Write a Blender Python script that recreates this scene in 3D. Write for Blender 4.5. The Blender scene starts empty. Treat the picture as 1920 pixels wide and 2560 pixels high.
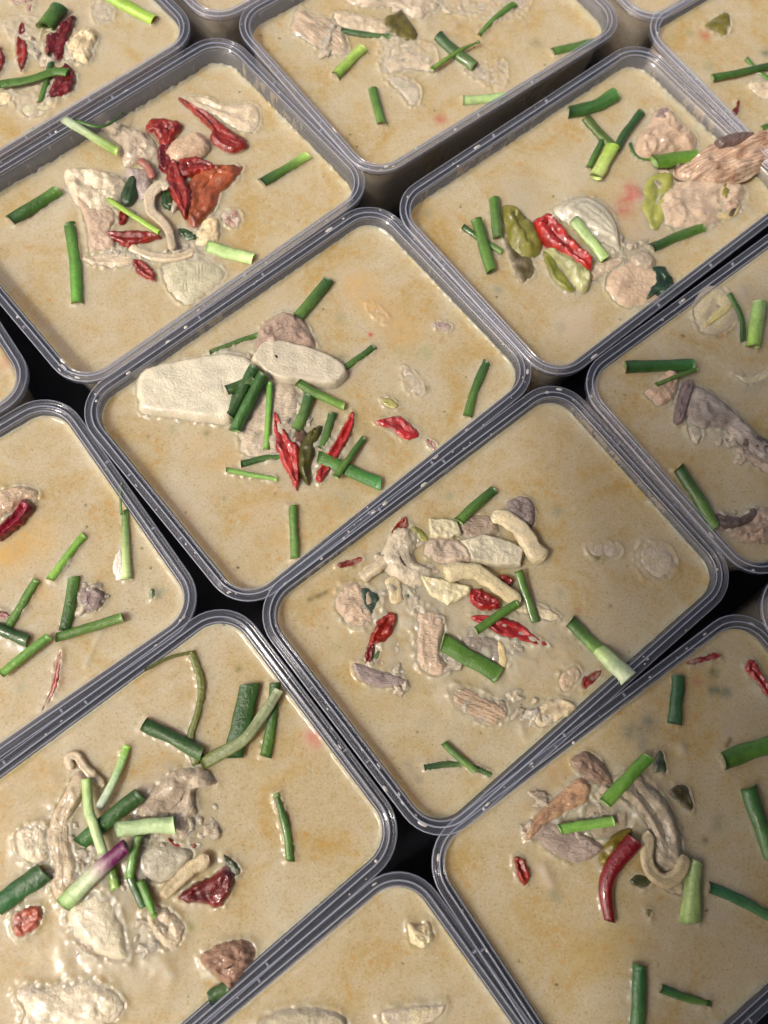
import bpy, math, random
import numpy as np
from mathutils import Vector, Matrix, noise
random.seed(7)
R = math.radians
sc = bpy.context.scene
C = bpy.data.collections.new('scene'); sc.collection.children.link(C)
# ------------------------------------------------------------------ camera
TABLE = 0.0
RIM = 0.057                       # height of the tub rims above the table
F_PX, PITCH, ROLL, CAM_H = 2020.767, 0.2837767, -0.0666171, 0.3307212
ROT = Matrix.Rotation(ROLL, 3, 'Y') @ Matrix.Rotation(PITCH, 3, 'X')
CAMP = Vector((0, 0, RIM + CAM_H))
cam = bpy.data.cameras.new('camera'); cam_o = bpy.data.objects.new('camera', cam); C.objects.link(cam_o)
cam.sensor_fit = 'VERTICAL'; cam.sensor_height = 36; cam.sensor_width = 27; cam.lens = 36 * F_PX / 2560
cam_o.matrix_world = Matrix.Translation(CAMP) @ ROT.to_4x4()
cam.clip_start = 0.01; cam.clip_end = 50
cam.dof.use_dof = True; cam.dof.focus_distance = 0.345; cam.dof.aperture_fstop = 9.0
sc.camera = cam_o
# ------------------------------------------------------------------ light
SUN_EL, SUN_AZ = R(50), R(243)    # azimuth clockwise from +Y
w = bpy.data.worlds.new('World'); sc.world = w; w.use_nodes = True
nt = w.node_tree; bg = nt.nodes['Background']
sky = nt.nodes.new('ShaderNodeTexSky'); sky.sky_type = 'NISHITA'; sky.sun_disc = False
sky.sun_elevation = SUN_EL; sky.sun_rotation = SUN_AZ; sky.dust_density = 7.0; sky.air_density = .55; sky.ozone_density = .6
nt.links.new(sky.outputs[0], bg.inputs[0]); bg.inputs[1].default_value = 0.12
sun = bpy.data.lights.new('sun', 'SUN'); sun.energy = 1.35; sun.angle = R(4); sun.color = (1.0, 0.93, 0.83)
so = bpy.data.objects.new('sun', sun); C.objects.link(so)
sd = Vector((math.sin(SUN_AZ) * math.cos(SUN_EL), math.cos(SUN_AZ) * math.cos(SUN_EL), math.sin(SUN_EL)))
so.rotation_euler = sd.to_track_quat('Z', 'Y').to_euler(); so.location = sd * 3
sc.view_settings.view_transform = 'Standard'; sc.view_settings.look = 'None'
sc.view_settings.exposure = 0.40; sc.view_settings.gamma = 1.0
sc.cycles.transparent_max_bounces = 32; sc.cycles.max_bounces = 10
# ------------------------------------------------------------------ picture geometry -> places on a plane
S = 480 / 1659
FR = {'Z1': (0, 0), 'Z2': (960, 0), 'Z3': (200, 640), 'Z4': (600, 1150), 'Z5': (0, 1600), 'Z6': (960, 1600)}
def src(fr, p):
    if fr[0] == 'Z':
        o = FR[fr]; return (o[0] + p[0] * 0.57866, o[1] + p[1] * 0.57866)
    return (480 * int(fr[0]) + p[0] * S, 480 * int(fr[1]) + p[1] * S)
def fscale(fr): return 0.57866 if fr[0] == 'Z' else S
def at(u, v, z):
    d = ROT @ Vector(((u - 960) / F_PX, -(v - 1280) / F_PX, -1.0))
    t = (z - CAMP.z) / d.z
    return CAMP + d * t
def px_m(u, v, z): return (at(u + 1, v, z) - at(u, v, z)).length
# ------------------------------------------------------------------ object helpers
def tag(o, label=None, cat=None, group=None, kind=None):
    if label: o['label'] = label
    if cat: o['category'] = cat
    if group: o['group'] = group
    if kind: o['kind'] = kind
    return o
def empty(name, loc, rz=0):
    o = bpy.data.objects.new(name, None); C.objects.link(o); o.location = loc; o.rotation_euler.z = rz; o.empty_display_size = .01
    return o
def link(name, me, mat, parent=None, smooth=True):
    me.materials.clear(); me.materials.append(mat)
    if smooth: me.polygons.foreach_set('use_smooth', [True] * len(me.polygons))
    o = bpy.data.objects.new(name, me); C.objects.link(o)
    if parent: o.parent = parent
    return o
def mesh(name, vs, fs, cols=None):
    me = bpy.data.meshes.new(name); me.from_pydata(vs, [], fs); me.update()
    if cols is not None:
        a = me.color_attributes.new('Col', 'FLOAT_COLOR', 'POINT')
        c = np.ones((len(vs), 4), dtype=np.float32); c[:, :3] = np.asarray(cols, dtype=np.float32)[:, :3]
        a.data.foreach_set('color', c.ravel())
    return me
# ------------------------------------------------------------------ materials
def newmat(name):
    m = bpy.data.materials.new(name); m.use_nodes = True; n = m.node_tree
    return m, n, n.nodes['Principled BSDF'], n.nodes['Material Output']
def N(n, t, **k):
    x = n.nodes.new(t)
    for a, b in k.items():
        if a in x.inputs: x.inputs[a].default_value = b
        else: setattr(x, a, b)
    return x
def ramp(n, fac, stops):
    r = n.nodes.new('ShaderNodeValToRGB'); e = r.color_ramp.elements
    e[0].position, e[0].color = stops[0][0], (*stops[0][1], 1); e[1].position, e[1].color = stops[-1][0], (*stops[-1][1], 1)
    for p, c in stops[1:-1]:
        q = e.new(p); q.color = (*c, 1)
    n.links.new(fac, r.inputs[0]); return r
def mixc(n, fac, a, b, mode='MIX'):
    m = n.nodes.new('ShaderNodeMix'); m.data_type = 'RGBA'; m.blend_type = mode
    for s, x in ((m.inputs[0], fac), (m.inputs[6], a), (m.inputs[7], b)):
        if hasattr(x, 'is_linked'): n.links.new(x, s)
        elif isinstance(x, tuple): s.default_value = (*x, 1)
        else: s.default_value = x
    return m.outputs[2]
def mathn(n, op, a, b=0.0):
    m = n.nodes.new('ShaderNodeMath'); m.operation = op
    for s, x in ((m.inputs[0], a), (m.inputs[1], b)):
        if hasattr(x, 'is_linked'): n.links.new(x, s)
        else: s.default_value = x
    return m.outputs[0]

def soup_mat():
    m, n, p, out = newmat('coconut_soup')
    tc = N(n, 'ShaderNodeNewGeometry'); pos = tc.outputs['Position']
    big = N(n, 'ShaderNodeTexNoise', Scale=34.0, Detail=5.0, Roughness=.62, Distortion=.8); n.links.new(pos, big.inputs[0])
    mid = N(n, 'ShaderNodeTexNoise', Scale=260.0, Detail=4.0, Roughness=.65, Distortion=.6); n.links.new(pos, mid.inputs[0])
    fin = N(n, 'ShaderNodeTexNoise', Scale=1250.0, Detail=3.0, Roughness=.75); n.links.new(pos, fin.inputs[0])
    spk = N(n, 'ShaderNodeTexVoronoi', Scale=520.0, Randomness=1.0); n.links.new(pos, spk.inputs[0])
    base = ramp(n, big.outputs[0], [(.30, (.54, .475, .34)), (.46, (.51, .425, .27)), (.60, (.485, .375, .19)), (.74, (.45, .31, .10))])
    c1 = mixc(n, mathn(n, 'MULTIPLY', mathn(n, 'SUBTRACT', mid.outputs[0], .47), 1.6), base.outputs[0], (.58, .515, .38))
    f2 = ramp(n, fin.outputs[0], [(.30, (.60, .54, .40)), (.42, (.94, .93, .90)), (.56, (1, 1, 1)), (.75, (1.2, 1.2, 1.2))])
    c2 = mixc(n, .85, c1, f2.outputs[0], 'MULTIPLY')
    dots = mathn(n, 'LESS_THAN', spk.outputs[0], .17)
    dsel = mathn(n, 'GREATER_THAN', N(n, 'ShaderNodeSeparateColor').outputs[0], .5)
    sepc = n.nodes.new('ShaderNodeSeparateColor'); n.links.new(spk.outputs['Color'], sepc.inputs[0])
    dsel = mathn(n, 'GREATER_THAN', sepc.outputs[0], .60)
    dd = mathn(n, 'MULTIPLY', dots, dsel)
    c3 = mixc(n, mathn(n, 'MULTIPLY', dd, .42), c2, (.25, .13, .035))
    oil = N(n, 'ShaderNodeTexVoronoi', Scale=210.0, Randomness=1.0); n.links.new(pos, oil.inputs[0])
    om = mathn(n, 'MULTIPLY', mathn(n, 'LESS_THAN', oil.outputs[0], .26), mathn(n, 'GREATER_THAN', big.outputs[0], .53))
    c3 = mixc(n, mathn(n, 'MULTIPLY', om, .34), c3, (.50, .27, .05))
    hb = N(n, 'ShaderNodeTexVoronoi', Scale=120.0, Randomness=1.0); n.links.new(pos, hb.inputs[0])
    wv = N(n, 'ShaderNodeVectorMath', operation='MULTIPLY_ADD'); n.links.new(fin.outputs['Color'], wv.inputs[0]); wv.inputs[1].default_value = (.003, .003, .003); n.links.new(pos, wv.inputs[2]); n.links.new(wv.outputs[0], hb.inputs[0])
    hs = n.nodes.new('ShaderNodeSeparateColor'); n.links.new(hb.outputs['Color'], hs.inputs[0])
    hm = mathn(n, 'MULTIPLY', mathn(n, 'LESS_THAN', hb.outputs[0], .085), mathn(n, 'GREATER_THAN', hs.outputs[1], .78))
    c3 = mixc(n, mathn(n, 'MULTIPLY', hm, .75), c3, (.10, .12, .035))
    at_ = N(n, 'ShaderNodeVertexColor', layer_name='Col')      # what floats just under the surface, alpha by 'amt'
    am = N(n, 'ShaderNodeAttribute', attribute_name='amt')
    sp = n.nodes.new('ShaderNodeMath'); sp.operation = 'MULTIPLY'; n.links.new(am.outputs['Fac'], sp.inputs[0])
    brk = ramp(n, mid.outputs[0], [(.30, (.35, .35, .35)), (.62, (1, 1, 1))])
    n.links.new(brk.outputs[0], sp.inputs[1])
    c4 = mixc(n, sp.outputs[0], c3, at_.outputs[0])
    n.links.new(c4, p.inputs['Base Color'])
    p.inputs['Roughness'].default_value = .20; p.inputs['Specular IOR Level'].default_value = .34
    p.inputs['Subsurface Weight'].default_value = .7; p.inputs['Subsurface Radius'].default_value = (.012, .008, .0045); p.inputs['Subsurface Scale'].default_value = 1.0
    h = mathn(n, 'ADD', mathn(n, 'MULTIPLY', fin.outputs[0], .30), mathn(n, 'MULTIPLY', mid.outputs[0], .7))
    b = N(n, 'ShaderNodeBump', Strength=.28, Distance=.00035); n.links.new(h, b.inputs['Height']); n.links.new(b.outputs[0], p.inputs['Normal'])
    return m
def food_mat(name, rough, bump_scale, bump, spec=.5, streak=False, sss=0.0, coat=0.0, var=.25, stretch=None):
    m, n, p, out = newmat(name)
    co = N(n, 'ShaderNodeTexCoord').outputs['Object']
    at_ = N(n, 'ShaderNodeVertexColor', layer_name='Col')
    if stretch:
        mp = N(n, 'ShaderNodeMapping'); mp.inputs['Scale'].default_value = stretch; n.links.new(co, mp.inputs[0]); co2 = mp.outputs[0]
    else: co2 = co
    a = N(n, 'ShaderNodeTexNoise', Scale=bump_scale, Detail=5.0, Roughness=.65, Distortion=.4); n.links.new(co2, a.inputs[0])
    b_ = N(n, 'ShaderNodeTexNoise', Scale=bump_scale * .22, Detail=3.0, Roughness=.6); n.links.new(co, b_.inputs[0])
    v1 = ramp(n, a.outputs[0], [(.25, (1 - var,) * 3), (.5, (1, 1, 1)), (.75, (1 + var * .7,) * 3)])
    v2 = ramp(n, b_.outputs[0], [(.28, (1 - var,) * 3), (.5, (1, 1, 1)), (.72, (1 + var * .5,) * 3)])
    c = mixc(n, 1.0, mixc(n, 1.0, at_.outputs[0], v1.outputs[0], 'MULTIPLY'), v2.outputs[0], 'MULTIPLY')
    n.links.new(c, p.inputs['Base Color'])
    p.inputs['Roughness'].default_value = rough; p.inputs['Specular IOR Level'].default_value = spec
    p.inputs['Coat Weight'].default_value = coat; p.inputs['Coat Roughness'].default_value = .06
    if sss:
        p.inputs['Subsurface Weight'].default_value = sss; p.inputs['Subsurface Radius'].default_value = (.003, .002, .0012); p.inputs['Subsurface Scale'].default_value = 1.0
    bb = N(n, 'ShaderNodeBump', Strength=bump, Distance=.0011); n.links.new(a.outputs[0], bb.inputs['Height']); n.links.new(bb.outputs[0], p.inputs['Normal'])
    return m
MAT = {
 'soup': soup_mat(),
 'scallion': food_mat('scallion_skin', .26, 520, .5, .5, var=.20, coat=.25),
 'leaf': food_mat('herb_leaf', .28, 300, .5, .5, coat=.2, var=.3),
 'chili': food_mat('red_chili_skin', .24, 420, .6, .5, coat=.6, var=.34),
 'meat': food_mat('cooked_chicken', .28, 620, 1.0, .5, coat=.45, var=.24, sss=.35, stretch=(1, 2.2, 1)),
 'mushroom': food_mat('oyster_mushroom', .28, 600, .9, .5, coat=.5, var=.16, sss=.35),
 'turnip': food_mat('boiled_turnip', .22, 900, .7, .5, coat=1.0, var=.10, sss=.25),
 'onion': food_mat('soft_onion', .18, 480, .8, .5, coat=.9, var=.15, sss=.2),
}
def plastic(name, milk, milkcol, tint, rough=.10, gl=.9, film=0):
    m, n, p, out = newmat(name); n.nodes.remove(p)
    tr = N(n, 'ShaderNodeBsdfTransparent'); tr.inputs[0].default_value = (*tint, 1)
    df = N(n, 'ShaderNodeBsdfDiffuse'); df.inputs[0].default_value = (*milkcol, 1)
    tl = N(n, 'ShaderNodeBsdfTranslucent'); tl.inputs[0].default_value = (*milkcol, 1)
    gs = N(n, 'ShaderNodeBsdfGlossy'); gs.inputs['Color'].default_value = (gl, gl, gl, 1); gs.inputs['Roughness'].default_value = rough
    d2 = N(n, 'ShaderNodeMixShader'); d2.inputs[0].default_value = .5; n.links.new(df.outputs[0], d2.inputs[1]); n.links.new(tl.outputs[0], d2.inputs[2])
    lw = N(n, 'ShaderNodeLayerWeight', Blend=.42)
    mk = mathn(n, 'ADD', mathn(n, 'MULTIPLY', mathn(n, 'POWER', lw.outputs['Facing'], 3.0), .12), milk)
    rg = N(n, 'ShaderNodeAttribute', attribute_name='ridge_glow'); mk = mathn(n, 'ADD', mk, mathn(n, 'MULTIPLY', rg.outputs['Fac'], .68))  # painted light lines: ridge vertices turn whiter and less clear
    gp = N(n, 'ShaderNodeNewGeometry')
    if film:
        mpf = N(n, 'ShaderNodeMapping'); mpf.inputs['Scale'].default_value = (1, 1, .35); n.links.new(gp.outputs['Position'], mpf.inputs[0])
        nf = N(n, 'ShaderNodeTexNoise', Scale=230.0, Detail=5.0, Roughness=.7); n.links.new(mpf.outputs[0], nf.inputs[0])
        nf2 = N(n, 'ShaderNodeTexNoise', Scale=28.0, Detail=2.0); n.links.new(gp.outputs['Position'], nf2.inputs[0])
        fm = ramp(n, mathn(n, 'MULTIPLY', nf.outputs[0], nf2.outputs[0]), [(.30, (0, 0, 0)), (.37, (1, 1, 1))])
        fc = mixc(n, fm.outputs[0], tuple(milkcol), (.62, .53, .38)); n.links.new(fc, df.inputs[0]); n.links.new(fc, tl.inputs[0])
        mk = mathn(n, 'ADD', mk, mathn(n, 'MULTIPLY', fm.outputs[0], film))
    m1 = N(n, 'ShaderNodeMixShader'); n.links.new(mk, m1.inputs[0]); n.links.new(tr.outputs[0], m1.inputs[1]); n.links.new(d2.outputs[0], m1.inputs[2])
    geo = N(n, 'ShaderNodeNewGeometry'); nz = N(n, 'ShaderNodeTexNoise', Scale=240.0, Detail=4.0, Roughness=.6); n.links.new(geo.outputs['Position'], nz.inputs[0])
    bm = N(n, 'ShaderNodeBump', Strength=.12, Distance=.0002); n.links.new(nz.outputs[0], bm.inputs['Height'])
    n.links.new(bm.outputs[0], gs.inputs['Normal'])
    lf = N(n, 'ShaderNodeLayerWeight', Blend=.5); n.links.new(bm.outputs[0], lf.inputs['Normal']); frs = mathn(n, 'ADD', mathn(n, 'MULTIPLY', mathn(n, 'POWER', lf.outputs['Facing'], 5.0), .8), .035)
    m2 = N(n, 'ShaderNodeMixShader'); n.links.new(frs, m2.inputs[0]); n.links.new(m1.outputs[0], m2.inputs[1]); n.links.new(gs.outputs[0], m2.inputs[2])
    n.links.new(m2.outputs[0], out.inputs[0]); return m
MAT['rim'] = plastic('clear_plastic_rim', .055, (.74, .79, .93), (.97, .97, .985))
MAT['wall'] = plastic('clear_plastic_wall', .22, (.66, .66, .66), (.95, .95, .95), .16, film=.38)
MAT['rib'] = plastic('plastic_rib', .38, (.72, .74, .82), (.9, .9, .93))
m, n, p, o_ = newmat('black_table'); p.inputs['Roughness'].default_value = .45; p.inputs['Specular IOR Level'].default_value = .2
nz = N(n, 'ShaderNodeTexNoise', Scale=180.0, Detail=5.0); cr = ramp(n, nz.outputs[0], [(.3, (.002, .002, .004)), (.7, (.006, .006, .010))]); n.links.new(cr.outputs[0], p.inputs['Base Color'])
MAT['table'] = m
# ------------------------------------------------------------------ table
me = mesh('table', [(-1.2, -.9, 0), (1.2, -.9, 0), (1.2, 1.3, 0), (-1.2, 1.3, 0), (-1.2, -.9, -.03), (1.2, -.9, -.03), (1.2, 1.3, -.03), (-1.2, 1.3, -.03)],
          [(0, 1, 2, 3), (7, 6, 5, 4), (0, 4, 5, 1), (1, 5, 6, 2), (2, 6, 7, 3), (3, 7, 4, 0)])
tag(link('table', me, MAT['table'], smooth=False), kind='structure')
# unseen sheet, added only to keep sky light off the near tubs
an, at_v = Vector((-.40, .917, 0)), Vector((.917, .40, 0)); av = []
for s_, z_ in ((.10, .43), (-.08, .38), (-.26, .25), (-.42, .02)):
    for q in (-.17, 1.5): av.append(tuple(an * s_ + at_v * q + Vector((0, 0, z_))))
af = [(0, 1, 3, 2), (2, 3, 5, 4), (4, 5, 7, 6)]
m, n, p, o_ = newmat('added_shade_mat'); p.inputs['Base Color'].default_value = (.10, .10, .11, 1); p.inputs['Roughness'].default_value = .9
tr_ = N(n, 'ShaderNodeBsdfTransparent'); mx_ = N(n, 'ShaderNodeMixShader'); mx_.inputs[0].default_value = .93     # added sheet lets a little light through
n.links.new(tr_.outputs[0], mx_.inputs[1]); n.links.new(p.outputs[0], mx_.inputs[2]); n.links.new(mx_.outputs[0], o_.inputs[0])
MAT['added_shade_sheet'] = m
tag(link('added_shade_sheet', mesh('added_shade_sheet', av, af), m, smooth=False), kind='structure')
# ------------------------------------------------------------------ plastic tubs
TL, TW, TR = .175, .12218, .01863
def rrect(o, n_c=10, n_l=14, n_w=10):
    """points of the rounded rectangle, o metres in from the outer rim, always the same count"""
    r = TR - o; out = []
    a, b = TL / 2 - TR, TW / 2 - TR
    cs = [(a, b, 0), (-a, b, 90), (-a, -b, 180), (a, -b, 270)]
    for k, (cx, cy, d) in enumerate(cs):
        for i in range(n_c):
            t = R(d + 90 * i / (n_c - 1)); out.append((cx + r * math.cos(t), cy + r * math.sin(t)))
        nx = cs[(k + 1) % 4]; m_ = n_l if k % 2 == 0 else n_w
        t = R(d + 90); p0 = (cx + r * math.cos(t), cy + r * math.sin(t)); p1 = (nx[0] + r * math.cos(t), nx[1] + r * math.sin(t))
        for i in range(1, m_): out.append((p0[0] + (p1[0] - p0[0]) * i / m_, p0[1] + (p1[1] - p0[1]) * i / m_))
    return out
def sweep(prof, cap=False, seed=0):
    rings = [rrect(o * .001) for o, z in prof]; n_ = len(rings[0]); vs = []
    for (o, z), rg in zip(prof, rings): vs += [(x, y, z * .001) for x, y in rg]
    fs = []
    K = len(prof)
    for k in range(K if not cap else K - 1):
        a, b = k * n_, ((k + 1) % K) * n_
        for i in range(n_):
            j = (i + 1) % n_; fs.append((a + i, a + j, b + j, b + i))
    if cap: fs.append(tuple(range((K - 1) * n_, K * n_))); fs.append(tuple(reversed(range(n_))))
    return vs, fs
def arc(o0, z0, o1, z1, h, n_=4):
    return [(o0 + (o1 - o0) * i / n_, z0 + (z1 - z0) * i / n_ + h * math.sin(math.pi * i / n_)) for i in range(n_ + 1)]
RIMP = [(.15, -3.4), (.05, -1.2), (0, -.5), (.12, -.12), (.4, 0), (.75, -.06), (.95, -.45), (1.15, -.85), (2.1, -1.0), (2.5, -.85), (2.65, -.4), (2.9, -.1), (3.2, -.1),
        (3.4, -.45), (3.6, -.95), (4.3, -1.15), (4.65, -.95), (4.85, -.7), (5.1, -.72), (5.3, -1.2), (5.45, -2.4), (4.75, -2.4), (4.5, -1.7), (2.3, -1.65), (.85, -1.5), (.7, -3.4)]
def o_in(d): return 5.45 + .092 * (d - 2.4)
BODYP = [(4.75, -2.4), (5.45, -2.4), (o_in(10), -10), (o_in(25), -25), (o_in(40), -40), (o_in(53), -53), (o_in(55) + 1, -55.2), (o_in(55) + 1.2, -56.9), (o_in(55) - .3, -56.6), (o_in(52) - .75, -52), (o_in(40) - .75, -40), (o_in(25) - .75, -25), (o_in(10) - .75, -10)]
vs, fs = sweep(RIMP); rim_me = mesh('rim', vs, fs)
ra = rim_me.attributes.new('ridge_glow', 'FLOAT', 'POINT'); rv = [0, 0, .1, 1, .4, 0, 0, 0, 0, 0, .1, 1, .8, 0, 0, 0, 0, .2, 1, 0, 0, 0, 0, 0, 0, 0]  # per-vertex whitening stands in for bright light along the rim edges
ra.data.foreach_set('value', np.repeat(np.array(rv, dtype=np.float32), len(rrect(0))))
vs, fs = sweep(BODYP)
nn = len(rrect(0)); fs.append(tuple(range(6 * nn, 7 * nn))); fs.append(tuple(reversed(range(7 * nn, 8 * nn))))
body_me = mesh('tub_wall', vs, fs)
def boxmesh(name, sx, sy, sz):
    v = [(x * sx, y * sy, z * sz) for x, y, z in [(-.5, -.5, -.5), (.5, -.5, -.5), (.5, .5, -.5), (-.5, .5, -.5), (-.42, -.42, .5), (.42, -.42, .5), (.42, .42, .5), (-.42, .42, .5)]]
    return mesh(name, v, [(3, 2, 1, 0), (4, 5, 6, 7), (0, 1, 5, 4), (1, 2, 6, 5), (2, 3, 7, 6), (3, 0, 4, 7)])
rib_me = boxmesh('rim_rib', .0007, .0017, .0011)
# id: x, y, angle, rim lift (mm), soup depth below rim (mm), label
TUBS = {
 1: (-.1750, .3362, 41.58, 0.0, 5.0, 'clear rectangular tub of soup at the top left corner of the picture'),
 2: (-.0855, .2494, 41.28, 0.0, 11., 'clear rectangular tub of soup holding the orange tomato and many chili slices'),
 3: (.0472, .3627, 38.03, 1.6, 9.5, 'clear rectangular tub of soup at the top, left of the drumstick tub'),
 4: (.1282, .2578, 39.24, 2.2, 9.0, 'clear rectangular tub of soup with the drumstick hanging over its rim'),
 5: (.2614, .3699, 36.74, 4.0, 8.0, 'clear rectangular tub of soup in the top right corner behind the drumstick'),
 6: (-.0091, .1531, 40.52, .4, 7.5, 'clear rectangular tub of soup in the middle with two pale fish chunks'),
 7: (.0713, .0625, 38.71, 1.4, 7.0, 'clear rectangular tub of soup with long cream mushroom stems at its centre'),
 8: (-.1538, .0506, 36.91, .2, 5.5, 'clear rectangular tub of soup cut by the left edge at mid height'),
 9: (.2127, .1660, 37.78, 2.6, 4.0, 'clear rectangular tub of soup cut by the right edge at mid height'),
 10: (-.0717, -.0406, 38.59, .3, 3.4, 'clear rectangular tub of soup at lower left with a purple tipped scallion'),
 11: (.1397, -.0383, 34.64, -.2, 4.6, 'clear rectangular tub of soup at lower right with the curved whole chili'),
 12: (-.0016, -.1391, 37.35, .5, 3.4, 'clear rectangular tub of soup at the bottom, mostly out of frame'),
 13: (-.2328, .1492, 35.18, .3, 5.0, 'clear tub of which only a corner shows at the left edge'),
 14: (-.0371, .4534, 39.0, .6, 5.0, 'clear tub of which a corner shows at the top, left of centre'),
 15: (.1975, .4673, 36.0, .8, 5.0, 'clear tub of which a corner shows at the top, right of centre'),
 16: (.2823, .0630, 37.02, .4, 5.0, 'clear tub of which a sliver of rim shows at the right edge'),
}
SOUPZ = {}
for t, (x, y, a, dz, dep, lab) in TUBS.items():
    SOUPZ[t] = RIM + dz * .001 - dep * .001
    root = empty('plastic_tub', (x, y, TABLE), R(a)); tag(root, lab, 'plastic tub', 'plastic tubs of soup set side by side')
    k = (RIM + dz * .001) / .0569
    rm = link('rim', rim_me, MAT['rim'], root); rm.location.z = RIM + dz * .001
    bd = link('tub_wall', body_me, MAT['wall'], root); bd.location.z = RIM + dz * .001; bd.scale.z = k
    for sx in (-.018, .018):
        for sy in (-1, 1):
            rb = link('rim_rib', rib_me, MAT['rib'], root, False); rb.location = (sx, sy * (TW / 2 - .00165), RIM + dz * .001 - .0007)
            rb = link('rim_rib', rib_me, MAT['rib'], root, False); rb.location = (sy * (TL / 2 - .00165), sx, RIM + dz * .001 - .0007); rb.rotation_euler.z = R(90)
def drops(root, t, zr, n_, seed):
    rg = random.Random(seed); vs, fs, cs = [], [], []
    outl = rrect(.0024)
    for k in range(n_):
        a0 = rg.random() * len(outl) if rg.random() < .35 else rg.gauss(rg.choice([.22, .47, .7]) * len(outl), 5); a0 %= len(outl)
        p0, p1 = Vector(outl[int(a0)]).to_3d(), Vector(outl[(int(a0) + 1) % len(outl)]).to_3d(); d = (p1 - p0).normalized(); nn_ = Vector((-d.y, d.x, 0))
        c = p0.lerp(p1, a0 % 1) + nn_ * rg.gauss(0, .0013); s_ = .00022 + .0006 * rg.random() ** 3; el = 1 + 2.4 * rg.random() ** 2; b0 = len(vs)
        for i in range(3):
            r_ = (1, .7, .0)[i]
            for j in range(8):
                tt = .7854 * j; vs.append(c + d * math.cos(tt) * s_ * el * r_ + nn_ * math.sin(tt) * s_ * r_ + Vector((0, 0, zr - .0006 + (0, .35, .5)[i] * s_))); cs.append(rg.choice([(.56, .50, .40), (.60, .60, .58)]))
        for i in range(2):
            for j in range(8): j2 = (j + 1) % 8; fs.append((b0 + i * 8 + j, b0 + i * 8 + j2, b0 + i * 8 + 8 + j2, b0 + i * 8 + 8 + j))
    o = link('dried_splash', mesh('dried_splash', vs, fs, cs), MAT['onion'], root); o['kind'] = 'stuff'
for o_ in [o_ for o_ in C.objects if o_.name.startswith('plastic_tub')]:
    t = [k for k, v_ in TUBS.items() if v_[5] == o_['label']][0]
    if t < 13: drops(o_, t, RIM + TUBS[t][3] * .001, {6: 44, 7: 44, 2: 30, 10: 34, 11: 30}.get(t, 18), t)
# ------------------------------------------------------------------ ingredient builders
GR = {}
HALO = {t: [] for t in TUBS}     # outlines that cut the soup surface, for the meniscus
TINT = {t: [] for t in TUBS}     # things just under the surface
SOUPC = (.55, .46, .33)
WHERE = {1: 'in the top left tub', 2: 'in the tub with the tomato', 3: 'in the top middle tub', 4: 'in the drumstick tub', 5: 'in the top right tub', 6: 'in the central tub',
         7: 'in the mushroom stem tub', 8: 'in the left edge tub', 9: 'in the right edge tub', 10: 'in the lower left tub', 11: 'in the lower right tub', 12: 'in the bottom middle tub'}
def catmull(pts, n_, closed):
    P = [Vector(p) for p in pts]; out = []; m_ = len(P)
    segs = m_ if closed else m_ - 1
    for i in range(segs):
        if closed: p0, p1, p2, p3 = P[(i - 1) % m_], P[i], P[(i + 1) % m_], P[(i + 2) % m_]
        else: p0, p1, p2, p3 = P[max(i - 1, 0)], P[i], P[i + 1], P[min(i + 2, m_ - 1)]
        for k in range(n_):
            t = k / n_
            out.append(.5 * ((2 * p1) + (p2 - p0) * t + (2 * p0 - 5 * p1 + 4 * p2 - p3) * t * t + (3 * p1 - p0 - 3 * p2 + p3) * t ** 3))
    if not closed: out.append(P[-1].copy())
    return out
def resample(P, n_, closed):
    Q = P + [P[0]] if closed else P
    L = [0]
    for a, b in zip(Q, Q[1:]): L.append(L[-1] + (b - a).length)
    tot = L[-1]; out = []; j = 0
    m_ = n_ if closed else n_ - 1
    for i in range(n_):
        s = tot * i / m_
        while j < len(L) - 2 and L[j + 1] < s: j += 1
        d = L[j + 1] - L[j]; f = 0 if d < 1e-12 else (s - L[j]) / d
        out.append(Q[j].lerp(Q[j + 1], min(f, 1)))
    return out
def lerp3(a, b, t): return tuple(a[i] * (1 - t) + b[i] * t for i in range(3))
def halo(t, pts): HALO[t].append([(p.x, p.y) for p in pts])
CNT = [0]
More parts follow.
